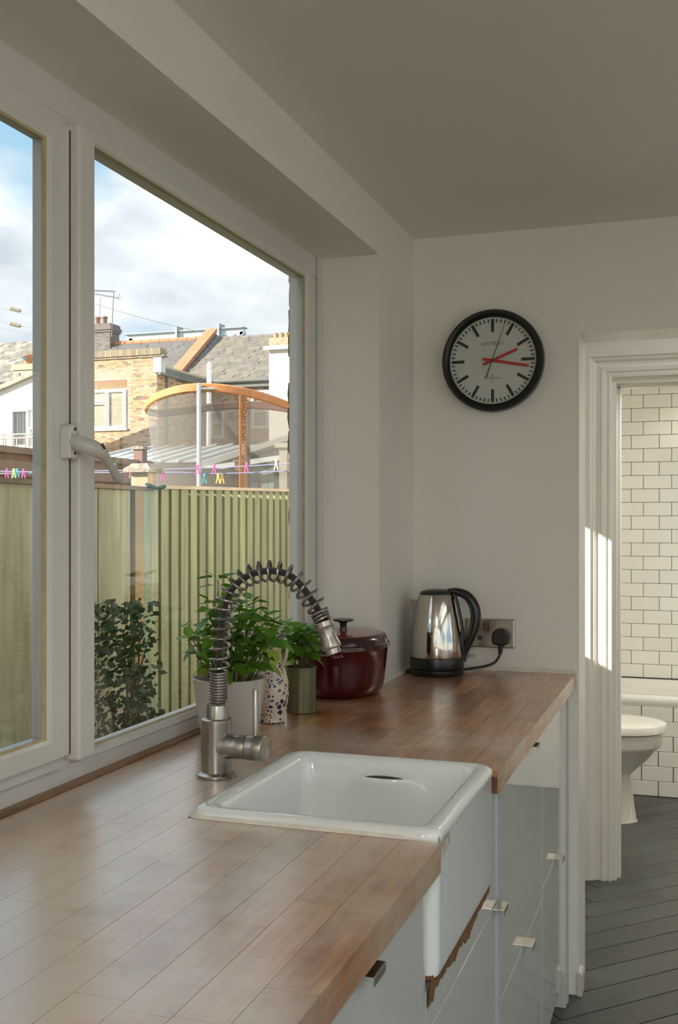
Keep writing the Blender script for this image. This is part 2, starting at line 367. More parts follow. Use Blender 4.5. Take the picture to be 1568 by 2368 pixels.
# passage and bathroom walls
b = MB(); b.box((XO, YE2, -.2), (-.97, 3.30, CZ)); b.box((XO, 3.98, -.2), (-.97, 6.3, CZ)); b.box((XO, 3.30, -.2), (-.97, 3.98, 1.14)); b.box((XO, 3.30, 1.74), (-.97, 3.98, CZ))
struct('wall_passage', b, wall_m, 'pale passage wall with a small side window')
b = MB(); b.ring(3.34, 3.94, 1.18, 1.70, [(0, -1.06), (0, -1.0), (.04, -1.0), (.04, -1.06)]); w3 = obj('window_3', b, upvc_m); w3['kind'] = 'structure'; w3['label'] = 'small white framed side window of the passage'
b = MB(); b.box((-1.032, 3.34, 1.18), (-1.028, 3.94, 1.70)); obj('pane', b, glass_m, w3)
b = MB(); b.box((-.97, YC + .012, -.2), (-.305, YC + .10, CZ)); b.box((-.305, YC + .012, 1.895), (.465, YC + .10, CZ)); b.box((.465, YC + .012, -.2), (2.6, YC + .10, CZ))
struct('wall_bathroom', b, trim_m, 'white partition wall round the bathroom doorway')
b = MB(); b.box((.95, YC + .10, -.2), (1.05, 4.75, CZ)); b.box((.95, 5.75, -.2), (1.05, 6.3, CZ)); b.box((.95, 4.75, -.2), (1.05, 5.75, .95)); b.box((.95, 4.75, 2.0), (1.05, 5.75, CZ))
struct('wall_bathroom_right', b, trim_m, 'white bathroom wall with a window')
b = MB(); b.box((-.97, YC + .10, -.2), (-.93, 6.3, CZ)); struct('wall_bathroom_left', b, trim_m, 'white bathroom wall behind the toilet')
b = MB(); b.box((-.97, 6.078, -.2), (1.05, 6.2, CZ)); bw = struct('wall_bathroom_back', b, M('tile_grout', (.10, .09, .08), .8), 'white metro tiled bathroom wall above the bath')
b = MB(); b.ring(4.80, 5.70, 1.0, 1.95, [(0, .97), (0, 1.03), (.05, 1.03), (.05, .97)]); w5 = obj('window_5', b, upvc_m); w5['kind'] = 'structure'; w5['label'] = 'white framed bathroom window'
b = MB(); b.box((.998, 4.80, 1.0), (1.002, 5.70, 1.95)); obj('pane', b, glass_m, w5)
b = MB(); b.box((1.05, 4.12, -.2), (2.75, 4.22, CZ + .2)); struct('wall_outer', b, wall_m, 'outer wall closing the passage')
# metro tiles, one by one
tile_m = M('white_glazed_tile', (.80, .79, .73), .10, coat=.3, rand=.02)
def tile_mesh(w, h, name='wall_tile'):
    m = MB(); m.box((-w / 2, -.008, -h / 2), (w / 2, 0, h / 2), .0018); me = m.mesh(name); me.materials.append(tile_m); return me
tm = tile_mesh(.1465, .0725)
row = 0; z = .4973
while z + .0745 < CZ:
    off = -.199 if row % 2 else -.134
    k = -5
    while True:
        xc = off + .149 * k + .0745
        if xc > .94: break
        if xc > -.86:
            o = bpy.data.objects.new('wall_tile', tm); o.location = (xc, 6.078, z + .03725); link(o, bw)
        k += 1
    z += .0745; row += 1

# slate floor laid in herringbone at 45 degrees
b = MB(); b.box((XO, -2.8, -.25), (2.75, 4.22, -.004)); b.box((XO, 4.22, -.25), (1.05, 6.3, -.004)); fl = struct('floor', b, M('floor_grout', (.26, .22, .16), .9, var=.2, vscale=30), 'dark slate plank tiles laid in herringbone')
slate_m = M('floor_slate', (.055, .060, .052), .38, var=.30, vscale=5, bump=.35, bscale=22, rand=.22, rvar=.1)
Wt, nL = .111, 5
def slab(name):
    m = MB(); m.box((.0016, .0016, -.012), (Wt * nL - .0016, Wt - .0016, 0), .0012); me = m.mesh(name); me.materials.append(slate_m); return me
sm = slab('slate_tile')
cells = []
for st in range(-8, 9):
    for k in range(-60, 60):
        cells.append((k + 2 * nL * st, k, 0)); cells.append((k + 2 * nL * st + 1, k + 1, 90))
def cellpos(cx, cy):
    x, y = cx * Wt, cy * Wt; c_ = math.cos(R(45))
    return (-.352 + (x - y) * c_, 3.87 + (x + y) * c_)
vis = []
for cx, cy, a in cells:
    X, Y = cellpos(cx, cy); mx_, my_ = X + .2 * math.cos(R(45 + a)), Y + .2 * math.sin(R(45 + a))
    if -.95 < mx_ < 2.4 and -1.5 < my_ < 5.6: vis.append((abs(mx_ - .1) * .9 + abs(my_ - 3.7) * .7, X, Y, a))
vis.sort()
far = MB()
for i, (dd, X, Y, a) in enumerate(vis):
    if i < 230:
        o = bpy.data.objects.new('slate_tile', sm); o.location = (X, Y, 0); o.rotation_euler = (0, 0, R(45 + a)); link(o, fl)
    else:
        ca, sa = math.cos(R(45 + a)), math.sin(R(45 + a))
        far.add([(X + px * ca - py * sa, Y + px * sa + py * ca, pz) for px, py, pz in [tuple(v.co) for v in sm.vertices]], [tuple(p.vertices) for p in sm.polygons])
o = obj('slate_tile_field', far, slate_m, fl); o['kind'] = 'stuff'

# moulded casing round the bathroom door
prof = [(0, 0), (0, .014), (.010, .016), (.013, .012), (.018, .012), (.022, .018), (.036, .020), (.044, .012), (.056, .012), (.064, .022), (.075, .024), (.078, .030), (.104, .030), (.104, 0)]
pr = [(t, YC + .012 - d) for t, d in prof]
b = MB(); n = len(pr); vs = []
for t, d in pr:
    for u, zz in ((-.307 - t, 0), (-.307 - t, 1.908 + t), (.467 + t, 1.908 + t), (.467 + t, 0)): vs.append((u, d, zz))
fs = [tuple(k * 4 for k in range(n)), tuple(k * 4 + 3 for k in range(n))]
for k in range(n):
    for i in range(3): fs.append((k * 4 + i, k * 4 + i + 1, ((k + 1) % n) * 4 + i + 1, ((k + 1) % n) * 4 + i))
b.add(vs, fs); struct('trim_2', b, trim_m, 'white moulded casing round the bathroom door')
b = MB(); b.box((-.308, YC + .0125, 0), (-.29, YC + .105, 1.885)); b.box((.45, YC + .0125, 0), (.468, YC + .105, 1.885)); b.box((-.308, YC + .0125, 1.885), (.468, YC + .105, 1.9085))
b.box((-.292, YC + .05, 0), (-.278, YC + .09, 1.875)); b.box((.438, YC + .05, 0), (.452, YC + .09, 1.875)); b.box((-.292, YC + .05, 1.872), (.452, YC + .09, 1.89))
struct('trim_3', b, trim_m, 'white door lining inside the bathroom doorway')
b = MB(); b.prism([(-.327, 0), (-.313, 0), (-.313, .058), (-.317, .066), (-.327, .066)], 'y', YE - .006, YE + .055)
struct('baseboard_end', b, M('chipped_paint', (.66, .63, .55), .5, col2=(.55, .5, .42), vscale=30), 'short chipped white skirting on the wall end')
b = MB(); b.prism([(XW, CT), (XW + .011, CT), (XW, CT + .011)], 'y', WY1 - .002, YE); b.prism([(YE, CT), (YE - .011, CT), (YE, CT + .011)], 'x', XW, -.334)
b.box((-.338, YE - .004, CT - .042), (-.326, YE + .001, CT + .004))
struct('trim_4', b, sealant_m, 'cream sealant bead along the back of the worktop')

# ================================================================== added ceiling lamps, out of view, that brighten the rooms
fill_lamp_m = bpy.data.materials.new('fill_lamp_diffuser'); fill_lamp_m.use_nodes = True
_b = fill_lamp_m.node_tree.nodes['Principled BSDF']; _b.inputs['Emission Color'].default_value = (1, .92, .82, 1); _b.inputs['Emission Strength'].default_value = 3.0; _b.inputs['Base Color'].default_value = (.8, .8, .78, 1)
def fill_lamp(x, y, r, watts, label):
    t = thing('fill_light', label, 'light', (x, y, CZ))
    m = MB(); m.lathe([(r + .015, 0), (r + .02, -.01), (r + .02, -.045), (r, -.05), (r, -.03)], (x, y, CZ - .0005), 40); obj('fill_lamp_body', m, upvc_m, t, smooth=True)
    m = MB(); m.lathe([(r, -.040), (r * .9, -.052), (r * .5, -.060), (.001, -.062)], (x, y, CZ), 40); obj('fill_diffuser', m, fill_lamp_m, t, smooth=True)
    ld_ = bpy.data.lights.new('fill_glow', 'AREA'); ld_.shape = 'DISK'; ld_.size = 2 * r; ld_.energy = watts; ld_.color = (1.0, .92, .82)
    lo_ = bpy.data.objects.new('fill_glow', ld_); link(lo_, t); lo_.location = (x, y, CZ - .07)
fill_lamp(.3, -1.5, .22, 16, 'unseen round ceiling light added to brighten the kitchen')
fill_lamp(.6, 3.70 + .42 - .2, .10, 2.2, 'small unseen ceiling light added to brighten the passage')
fill_lamp(.0, 4.42, .10, 5, 'small unseen ceiling light added to brighten the bathroom')

# ================================================================== window
win = thing('window_1', 'white double glazed window above the sink with opening sash', 'window', (-1.0, 1.54, CT), kind='structure')
XF = -.985
def wbox(name, a, c, mat=upvc_m, parent=win, bev=.003): 
    m = MB(); m.box(a, c); return obj(name, m, mat, parent, bevel=bev)
bt = MB(); bt.prism([(-1.05, .89), (XF - .006, .89), (XF - .006, .955), (XF - .010, .963), (-1.05, .963)], 'y', WY0, WY1); obj('bottom_rail', bt, upvc_m, win, bevel=.002)
wbox('top_rail', (-1.05, WY0, 2.0275), (XF, WY1, WZ1 + .004))
wbox('frame_stile', (-1.018, 2.652, .9632), (XF - .0002, WY1 + .004, 2.0273)); wbox('frame_stile', (-1.05, WY0 - .004, .9632), (XF - .0002, .43, 2.0273))
wbox('cover_strip', (-.984, WY1 - .022, CT), (-.972, WY1 + .004, WZ1), bev=.001)
wbox('mullion', (-.984, 1.4885, .974), (-.950, 1.536, 2.012), bev=.004)
wbox('mullion_back', (-1.05, 1.507, .9632), (-.9842, 1.560, 2.0273), bev=.001)
wbox('sash_rebate', (-1.05, .43, 2.0065), (-.9855, 1.5065, 2.0273), bev=0); wbox('sash_rebate', (-1.05, .43, .9632), (-.9800, 1.5065, .9815), bev=0)
# fixed light
fy0, fy1, fz0, fz1 = 1.565, 2.638, .975, 2.016
b = MB(); b.ring(fy0, fy1, fz0, fz1, [(0, -1.0), (0, -.992), (.004, -.988), (.014, XF + .0005), (.016, -1.0)]); obj('glazing_bead', b, upvc_m, win)
b = MB(); b.ring(fy0, fy1, fz0, fz1, [(-.002, -.9915), (-.002, -.9985), (.003, -.9985), (.003, -.9915)]); obj('gasket', b, gasket_m, win)
b = MB(); b.ring(fy0, fy1, fz0, fz1, [(0, -1.0002), (0, -1.0138), (.008, -1.0138), (.008, -1.0002)]); obj('spacer', b, spacer_m, win)
b = MB(); b.ring(1.645, fy1, fz0, fz1, [(.047, -1.0185), (.051, -1.046), (.0895, -1.048), (.0895, -1.060), (.093, -1.060), (.093, -1.0185)], kz=.35); obj('outer_frame', b, upvc_out, win)
b = MB(); b.box((-1.0002, fy0 - .004, fz0 - .004), (-.9988, fy1 + .004, fz1 + .004)); obj('pane', b, glass_m, win)
# opening sash
sy0, sy1, sz0, sz1 = .52, 1.420, 1.022, 1.966
sash = MB(); sash.ring(sy0, sy1, sz0, sz1, [(0, -.9735), (.002, -.9715), (.016, -.967), (.064, -.967), (.0675, -.972), (.0675, -.9918), (0, -.9918)], kz=.58)
sash = obj('sash', sash, upvc_m, win)
b = MB(); b.ring(sy0, sy1, sz0, sz1, [(-.0015, -.9712), (-.0015, -.9745), (.0055, -.9745), (.0055, -.9700)]); obj('gasket', b, gasket_m, sash)
b = MB(); b.ring(sy0, sy1, sz0, sz1, [(-.001, -.9750), (-.001, -.9905), (.006, -.9905), (.006, -.9750)]); obj('spacer', b, spacer_m, sash)
b = MB()
for k in range(150):
    zz = 1.024 + k * .0063
    for xx in (-.9798, -.9858): b.box((xx - .0008, 1.4200, zz), (xx + .0008, 1.4213, zz + .0022))
sp = obj('spacer_holes', b, M('spacer_dots', (.10, .10, .11), .6), sash); sp['kind'] = 'stuff'
b = MB(); b.box((-.9752, sy0 - .004, sz0 - .004), (-.9740, sy1 + .004, sz1 + .004)); obj('pane', b, glass_m, sash)
wbox('seam', (-.9720, 1.4868, .985), (-.9670, 1.4890, 2.0), seam_m, bev=0)
# handle
hp = MB(); hp.prism([(1.4575, 1.465), (1.4795, 1.465), (1.4795, 1.507), (1.4765, 1.5165), (1.4685, 1.521), (1.4605, 1.5165), (1.4575, 1.507)], 'x', -.967, -.9475)
hd = obj('window_handle', hp, upvc_m, win, bevel=.002)
b = MB(); pth = spline([(-.948, 1.4685, 1.4935), (-.938, 1.4680, 1.489), (-.925, 1.4690, 1.4845), (-.914, 1.476, 1.4800), (-.909, 1.488, 1.4735), (-.909, 1.506, 1.4625), (-.911, 1.526, 1.449), (-.913, 1.545, 1.4365), (-.913, 1.558, 1.4275)], 6)
rr_ = spline([(.0115, 0, 0), (.0125, 0, 0), (.0135, 0, 0), (.0130, 0, 0), (.0105, 0, 0), (.0072, 0, 0), (.0066, 0, 0), (.0072, 0, 0), (.0036, 0, 0)], 6)
b.tube(pth, [p.x for p in rr_], 16, up=(0, 0, 1), flat=1.0); obj('lever', b, M('handle_plastic', (.52, .50, .46), .3), hd, smooth=True)
b = MB(); b.lathe([(.0052, 0), (.0052, .003), (.004, .0034)], (0, 0, 0), 20)
lk = obj('lock_barrel', b, M('tarnished_brass', (.07, .04, .02), .5, metal=.6), hd, smooth=True, loc=(-.9025, 1.480, 1.4835)); lk.rotation_euler = (R(-28), R(62), 0)
for zz in (1.512, 1.4735):
    b = MB(); b.lathe([(.0028, 0), (.0028, .0012)], (0, 0, 0), 14); o = obj('screw_hole', b, blackr_m, hd, loc=(-.9480, 1.4715, zz)); o.rotation_euler = (0, R(90), 0)

# weathered brick edge of the outside wall, seen through the glass
brk_m = M('weathered_brick', (.12, .095, .085), .9, bump=1.0, bscale=60, var=.4, vscale=30, rand=.35)
for k in range(19):
    zz = .84 + k * .0675; dx = random.uniform(-.002, .005); n_ = 14
    pts = []
    for i in range(n_):
        a = 2 * math.pi * i / n_; ex = .34
        pts.append((XO + .004 + dx - .0105 * math.copysign(abs(math.cos(a)) ** ex, math.cos(a)) * random.uniform(.8, 1.15), zz + .0325 * math.copysign(abs(math.sin(a)) ** ex, math.sin(a)) * random.uniform(.92, 1.05)))
    b = MB(); b.prism(pts, 'y', 2.736, 2.90); obj('brick', b, brk_m, wl, bevel=.002)

# ================================================================== worktop
wt = thing('worktop', 'long butcher block timber worktop under the window', 'worktop', (-.65, 1.7, CT))
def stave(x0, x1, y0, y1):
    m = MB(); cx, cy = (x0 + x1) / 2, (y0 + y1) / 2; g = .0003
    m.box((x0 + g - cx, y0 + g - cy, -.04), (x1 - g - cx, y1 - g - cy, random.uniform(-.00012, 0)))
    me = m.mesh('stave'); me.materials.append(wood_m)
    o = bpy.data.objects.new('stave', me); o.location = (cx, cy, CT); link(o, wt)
rows = [(-.972 + i * .16 / 3, -.972 + (i + 1) * .16 / 3) for i in range(3)] + [(-.812 + i * .048, -.812 + (i + 1) * .048) for i in range(2)] + [(-.716 + i * .055, -.716 + (i + 1) * .055) for i in range(7)]
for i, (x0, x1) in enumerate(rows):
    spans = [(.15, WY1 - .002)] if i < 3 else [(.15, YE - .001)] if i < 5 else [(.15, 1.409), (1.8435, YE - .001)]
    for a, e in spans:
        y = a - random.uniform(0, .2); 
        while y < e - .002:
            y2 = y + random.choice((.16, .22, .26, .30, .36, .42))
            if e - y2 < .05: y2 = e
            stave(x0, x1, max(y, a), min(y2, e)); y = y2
b = MB(); b.prism([(-.997, CT - .03), (-.9745, CT - .03), (-.9745, CT + .004), (-.977, CT + .006), (-.997, CT + .006)], 'y', WY0 + .002, WY1 - .004)
obj('rear_strip', b, M('strip_timber', (.27, .15, .075), .38, var=.3, vscale=10, stretch=(4, .5, 4)), wt, label='narrow timber strip along the window frame')
b = MB(); b.box((-.9748, WY0 + .002, CT - .03), (-.9718, WY1 - .004, CT - .006)); obj('gap', b, seam_m, wt)
b = MB(); b.box((-.80, .15, CT - .0408), (-.338, 1.405, CT - .0402)); b.box((-.80, 1.848, CT - .0408), (-.338, YE - .004, CT - .0402)); obj('underlay', b, woodend_m, wt)
b = MB(); b.box((-.372, 1.8432, CT - .039), (-.3325, 1.8445, CT - .010)); obj('exposed_end', b, woodend_m, wt)

# ================================================================== sink
sk = thing('belfast_sink', 'white glazed ceramic apron sink set into the worktop', 'sink', (-.527, 1.626, .735))
X0, X1, Y0_, Y1_ = -.716, -.336, 1.411, 1.8415
L_ = []
for ins, zz, r in ((.004, .735, .018), (.002, .755, .02), (.002, .918, .022), (.0, .926, .026), (.001, .934, .028), (.006, .9385, .028), (.013, .940, .026), (.024, .9385, .022), (.031, .934, .022), (.0355, .924, .024), (.038, .88, .026), (.042, .80, .03), (.05, .765, .035), (.07, .750, .03), (.10, .746, .03)):
    L_.append(rrect(X0 + ins, X1 - ins, Y0_ + ins, Y1_ - ins, r, zz, 8))
b = MB(); b.loops(L_, True, True)
obj('basin', b, ceramic_m, sk, smooth=True)
# overflow weir on the far wall
cx, cyw = -.526, 1.806
def weir(rx, ry, zz, p=.5):
    xs = [-1 + 2 * i / 28 for i in range(29)]
    if p == .5: xs = [math.sin(x * math.pi / 2) for x in xs]
    c_ = next(a0 + (a1 - a0) * (zz - z0) / (z1 - z0) for z0, a0, z1, a1 in ((.74, 1.772, .765, 1.7915), (.765, 1.7915, .80, 1.7995), (.80, 1.7995, .88, 1.8035), (.88, 1.8035, .93, 1.806)) if z0 <= zz <= z1) + .0006
    return [(cx + rx * x, c_ - ry * max(0, 1 - x * x) ** p, zz) for x in xs] + [(cx + rx * x, cyw + .010, zz) for x in (.9, .6, .3, 0, -.3, -.6, -.9)]
b = MB(); b.loops([weir(.105, .001, .75, 2), weir(.105, .006, .80, 2), weir(.100, .013, .845, 2), weir(.090, .021, .875, 1.5), weir(.078, .027, .893, 1.0), weir(.068, .030, .903, .7), weir(.062, .031, .909, .6), weir(.056, .0290, .9125), weir(.050, .0245, .911), weir(.046, .0215, .905), weir(.0455, .021, .890)], False, False)
obj('overflow_weir', b, ceramic_m, sk, smooth=True)
b = MB(); b.loops([weir(.0452, .0208, .892), weir(.0450, .0206, .8915)], True, True); obj('weir_floor', b, ceramic_m, sk)
b = MB(); b.prism([(cx + .046 * math.cos(2 * math.pi * i / 28), .9015 + .0095 * math.sin(2 * math.pi * i / 28)) for i in range(28)], 'y', 1.7985, 1.808); obj('overflow_slot_shade', b, M('slot_shadow', (.06, .06, .055), .7), sk)  # dark lens puts the shade of the overflow opening into colour
b = MB()
q1 = rrect(X0 - .005, X1 - .03, Y0_ - .004, Y1_ + .004, .024, CT + .0002, 8); q2 = rrect(X0 + .002, X1 - .03, Y0_ + .002, Y1_ - .002, .024, CT + .007, 8)
b.loops([q1, q2]); obj('sealant_bead', b, sealant_m, sk, smooth=True)
b = MB()
for i in range(120):
    t = i / 119; yy = 1.425 + t * .405; dl = random.uniform(.002, .012) * (1.4 - t) + (random.uniform(.0, .035) if t < .16 and i % 2 else 0)
    b.add([(X1 - .0015, yy, .928), (X1 - .0015, yy + .004, .928), (X1 - .0014, yy + .004, .928 - dl), (X1 - .0014, yy, .928 - dl * .9), ], [(0, 1, 2, 3)])
ws = obj('worn_glaze', b, M('worn_glaze_mark', (.62, .56, .44), .7, col2=(.42, .27, .14), vscale=40), sk, label='chipped stained glaze along the front edge'); ws['kind'] = 'stuff'
b = MB(); b.lathe([(.036, 0), (.036, .003), (.028, .004), (.02, .001)], (-.526, 1.62, .746), 32); obj('drain', b, chrome_m, sk, smooth=True)

# ================================================================== base cabinets
XD = -.350
def pull(parent, y, z, w=.045):
    m = MB(); m.prism([(XD, z), (XD + .021, z), (XD + .021, z - .011), (XD + .0195, z - .011), (XD + .0195, z - .0016), (XD, z - .0016)], 'y', y - w / 2, y + w / 2)
    obj('handle', m, handle_m, parent, bevel=.0004, label='flat brushed metal tab pull')
def front(parent, name, y0, y1, z0, z1):
    m = MB(); m.box((XD - .018, y0 + .0012, z0), (XD, y1 - .0012, z1)); return obj(name, m, gloss_m, parent, bevel=.0008)
def cabinet(label, y0, y1, fronts, pulls):
    t = thing('base_cabinet', label, 'cabinet', (-.62, (y0 + y1) / 2, 0))
    m = MB(); top = .725 if 1.40 < (y0 + y1) / 2 < 1.9 else CT - .0415
    m.box((-.80, y0 + .001, .10), (XD - .0195, y1 - .001, top)); obj('carcass', m, carc_m, t)
    m = MB(); m.box((-.79, y0, 0), (-.41, y1, .099)); obj('plinth', m, M('plinth_grey', (.20, .21, .20), .4), t)
    F = []
    for nm, a, c in fronts: F.append(front(t, nm, y0, y1, a, c))
    for i, y, z in pulls: pull(F[i], y, z)
    return t, F
cabinet('gloss white drawer cabinet nearer the window sash than the sink', .82, 1.398, [('drawer', .103, .40), ('drawer', .403, .664), ('drawer', .667, .872)], [(2, 1.11, .8735), (1, 1.11, .6655), (0, 1.11, .4015)])
tsk, Fs = cabinet('gloss white cabinet under the apron sink', 1.40, 1.950, [('door', .103, .662)], [(0, 1.915, .6640)])
# apron panel, cut roughly round the sink
b = MB(); b.box((XD - .018, 1.4012, .6655), (XD, 1.9488, .722)); b.box((XD - .018, 1.8475, .722), (XD, 1.9488, .880)); obj('cut_panel', b, gloss_m, tsk)
b = MB(); pts = []; N_ = 60
top_ = [(1.402 + .448 * i / N_, .738 if i not in (0, N_) else .738) for i in range(N_ + 1)]
bot_ = []
for i in range(N_ + 1):
    t = i / N_; hgt = .006 + .006 * random.random() + .016 * math.exp(-((t - .62) / .10) ** 2) * random.uniform(.5, 1.1) + .010 * math.exp(-((t - .38) / .08) ** 2) * random.uniform(.5, 1.1) + .008 * (t < .1)
    bot_.append((1.402 + .448 * t, .716 - hgt * 1.1))
vs = [(XD + .006, y, z_) for y, z_ in top_] + [(XD + .0012, y, z_) for y, z_ in bot_] + [(XD - .012, y, z_) for y, z_ in top_]
b.add(vs, [(i, i + 1, N_ + 2 + i, N_ + 1 + i) for i in range(N_)] + [(i, i + 1, 2 * N_ + 3 + i, 2 * N_ + 2 + i) for i in range(N_)])
obj('splintered_edge', b, chip_m, tsk, label='torn brown chipboard edge below the sink')
b = MB(); b.box((XD - .016, 1.8425, .722), (XD - .004, 1.8475, .882)); obj('dark_gap', b, seam_m, tsk)
b = MB(); b.box((XD - .0185, 1.9495, .105), (XD + .0055, 1.9542, .884)); obj('edge_strip', b, M('blue_grey_edging', (.36, .38, .42), .35), tsk)
cabinet('gloss white cabinet between the sink cabinet and the end unit', 1.955, 2.535, [('drawer', .103, .462), ('drawer', .465, .872)], [(1, 2.335, .8735), (0, 2.265, .4655)])
cabinet('gloss white end cabinet against the clock wall', 2.537, 3.000, [('drawer', .103, .487), ('drawer', .490, .884)], [(0, 2.79, .4895)])
b = MB(); b.box((-.80, 3.002, .0), (XD + .001, 3.020, CT - .0415)); o = obj('end_panel', b, M('satin_panel', (.62, .61, .56), .3), bevel=.001); tag(o, 'white side panel closing the cabinets beside the wall', 'panel')
b = MB(); b.box((-.40, 3.0215, .0), (-.352, YE - .001, CT - .0415)); b.box((-.352, 3.03, .0), (-.346, 3.052, CT - .0415)); o = obj('filler_strip', b, M('filler_paint', (.50, .49, .43), .45), bevel=.001); tag(o, 'narrow painted filler between end panel and wall', 'panel')

# ================================================================== faucet
fx, fy = -.7845, 1.654
fa = thing('spring_faucet', 'brushed steel pull-down faucet with coiled spring hose', 'faucet', (fx, fy, CT))
b = MB(); b.lathe([(.033, 0), (.0335, .002), (.033, .005), (.029, .0075), (.026, .009), (.0258, .09), (.0262, .0925), (.0262, .0985), (.0245, .1)], (fx, fy, CT + .0003), 48); obj('body', b, steel_m, fa, smooth=True)
b = MB(); b.lathe([(.0188, 0), (.0188, .0245), (.018, .026)], (fx + .0022, fy, CT + .098), 40); obj('collar', b, steel_m, fa, smooth=True)
b = MB(); ax = Vector((1, -.06, .03)).normalized(); c0 = Vector((fx + .010, fy, .978)); 
b.tube([c0, c0 + ax * .016, c0 + ax * .020, c0 + ax * .024, c0 + ax * .0495, c0 + ax * .0505], [.024, .0215, .0205, .0203, .0203, .0195], 36); obj('valve_neck', b, steel_m, fa, smooth=True)
b = MB(); c1 = c0 + ax * .0518
b.tube([c1, c1 + ax * .0012, c1 + ax * .0295, c1 + ax * .0312, c1 + ax * .0316], [.0205, .0217, .0217, .0205, .0195], 36); cap_ = obj('lever_cap', b, steel_m, fa, smooth=True)
c2 = c1 + ax * .012
b = MB(); b.tube([c2 + Vector((0, 0, .018)), c2 + Vector((.001, 0, .024)), c2 + Vector((.001, 0, .098)), c2 + Vector((.001, 0, .0995))], [.005, .0045, .0045, .0035], 20); obj('lever_rod', b, steel_m, cap_, smooth=True)
hp_ = [(-.7815, 1.045), (-.7807, 1.0518), (-.7800, 1.085), (-.7796, 1.1184), (-.7782, 1.139), (-.7771, 1.1569), (-.7748, 1.1801), (-.7723, 1.2006), (-.7659, 1.2263), (-.7561, 1.2457), (-.7394, 1.2626), (-.7173, 1.2744), (-.6899, 1.2799), (-.6628, 1.2778), (-.6413, 1.2681), (-.6226, 1.2498), (-.6067, 1.229), (-.5965, 1.2135), (-.5885, 1.1965)]
HP = spline([(x, fy, z) for x, z in hp_], 16)
b = MB(); b.tube(HP, .0058, 14); obj('hose', b, M('braided_hose', (.16, .145, .13), .4, metal=.8, bump=.8, bscale=900), fa, smooth=True)
# coil: close turns at both ends, open turns over the arch
cum = [0]
for i in range(1, len(HP)): cum.append(cum[-1] + (HP[i] - HP[i - 1]).length)
Lh = cum[-1]
def at_len(s_):
    s_ = min(max(s_, 0), Lh - 1e-6)
    for i in range(1, len(cum)):
        if cum[i] >= s_:
            t = (s_ - cum[i - 1]) / (cum[i] - cum[i - 1] + 1e-9); return HP[i - 1].lerp(HP[i], t), (HP[i] - HP[i - 1]).normalized()
pts = []; s_ = .002; ang = 0; sd_end = .062
while s_ < Lh - .001:
    pitch = .0049 if s_ < sd_end else (.0055 if s_ > Lh - .019 else .0172)
    p, tg = at_len(s_); nrm = Vector((0, 1, 0)); w = tg.cross(nrm)
    q_ = min(1, max(0, (s_ - sd_end + .004) / .012)) * min(1, max(0, (Lh - .017 - s_) / .012)); rad_ = .0136 + .0032 * q_
    pts.append(p + (nrm * math.cos(ang) + w * math.sin(ang)) * rad_); ang += 2 * math.pi / 20; s_ += pitch / 20
b = MB(); b.tube(pts, .0026, 8); obj('spring_coil', b, steel_dk, fa, smooth=True)
e0 = Vector((-.5890, fy, 1.1975)); e1 = Vector((-.5702, fy, 1.1440)); dv = (e1 - e0)
b = MB(); b.tube([e0 + dv * t for t in (0, .02, .16, .18, .40, .55, .72, .80, .82, .84, .99, 1.0)], [.0150, .0162, .0162, .0150, .0134, .0142, .0166, .0168, .0160, .0128, .0128, .0115], 28); obj('spray_head', b, steel_m, fa, smooth=True)

# ================================================================== kettle
kx, ky = -.7084, 2.962
kt = thing('kettle', 'polished steel jug kettle with black handle and base', 'kettle', (kx, ky, CT))
b = MB(); b.lathe([(.074, 0), (.076, .003), (.0765, .016), (.074, .0185)], (kx, ky, CT + .0003), 56); obj('power_base', b, blackp_m, kt, smooth=True)
b = MB(); b.lathe([(.0765, .0195), (.0775, .022), (.0775, .049), (.0765, .0515)], (kx, ky, CT), 56); obj('black_band', b, blackp_m, kt, smooth=True)
b = MB(); b.lathe([(.0758, .0515), (.0768, .054), (.0765, .085), (.0745, .12), (.069, .16), (.0605, .20), (.0535, .222), (.050, .2285)], (kx, ky, CT), 64); obj('steel_body', b, chrome_m, kt, smooth=True)
b = MB(); b.lathe([(.0495, .2285), (.0495, .232), (.044, .238), (.03, .2425), (.012, .244), (.002, .2442)], (kx, ky, CT), 48); obj('lid', b, blackp_m, kt, smooth=True)
b = MB()
def spl(zz, tip, wd): 
    return [(kx - .05 + .01, ky - wd, zz), (tip, ky - .004, zz), (tip, ky + .004, zz), (kx - .05 + .01, ky + wd, zz)]
b.loops([spl(CT + .155, kx - .0695, .012), spl(CT + .185, kx - .0745, .020), spl(CT + .212, kx - .0795, .028), spl(CT + .2135, kx - .0795, .028)], True, True); obj('spout', b, chrome_m, kt, smooth=True)
b = MB(); hpts = spline([(kx + .030, ky, CT + .236), (kx + .058, ky, CT + .237), (kx + .088, ky, CT + .226), (kx + .108, ky, CT + .198), (kx + .113, ky, CT + .165), (kx + .107, ky, CT + .130), (kx + .092, ky, CT + .092), (kx + .079, ky, CT + .060), (kx + .0765, ky, CT + .040)], 6)
b.tube(hpts, [.0085 + .0065 * math.sin(math.pi * min(1, i / (len(hpts) - 1) * 1.15)) for i in range(len(hpts))], 16, up=(0, 0, 1)); obj('handle', b, blackp_m, kt, smooth=True)
b = MB(); b.tube([(kx + .048, ky, CT + .231), (kx + .060, ky, CT + .200), (kx + .0695, ky, CT + .16), (kx + .0755, ky, CT + .12), (kx + .0772, ky, CT + .05)], [.008, .006, .005, .0055, .007], 10); obj('handle_spine', b, blackp_m, kt, smooth=True)
sw = MB(); sw.box((kx + .070, ky - .016, CT + .083), (kx + .0795, ky - .010, CT + .113)); obj('water_gauge', sw, M('gauge_plastic', (.05, .05, .05), .2), kt, bevel=.001)
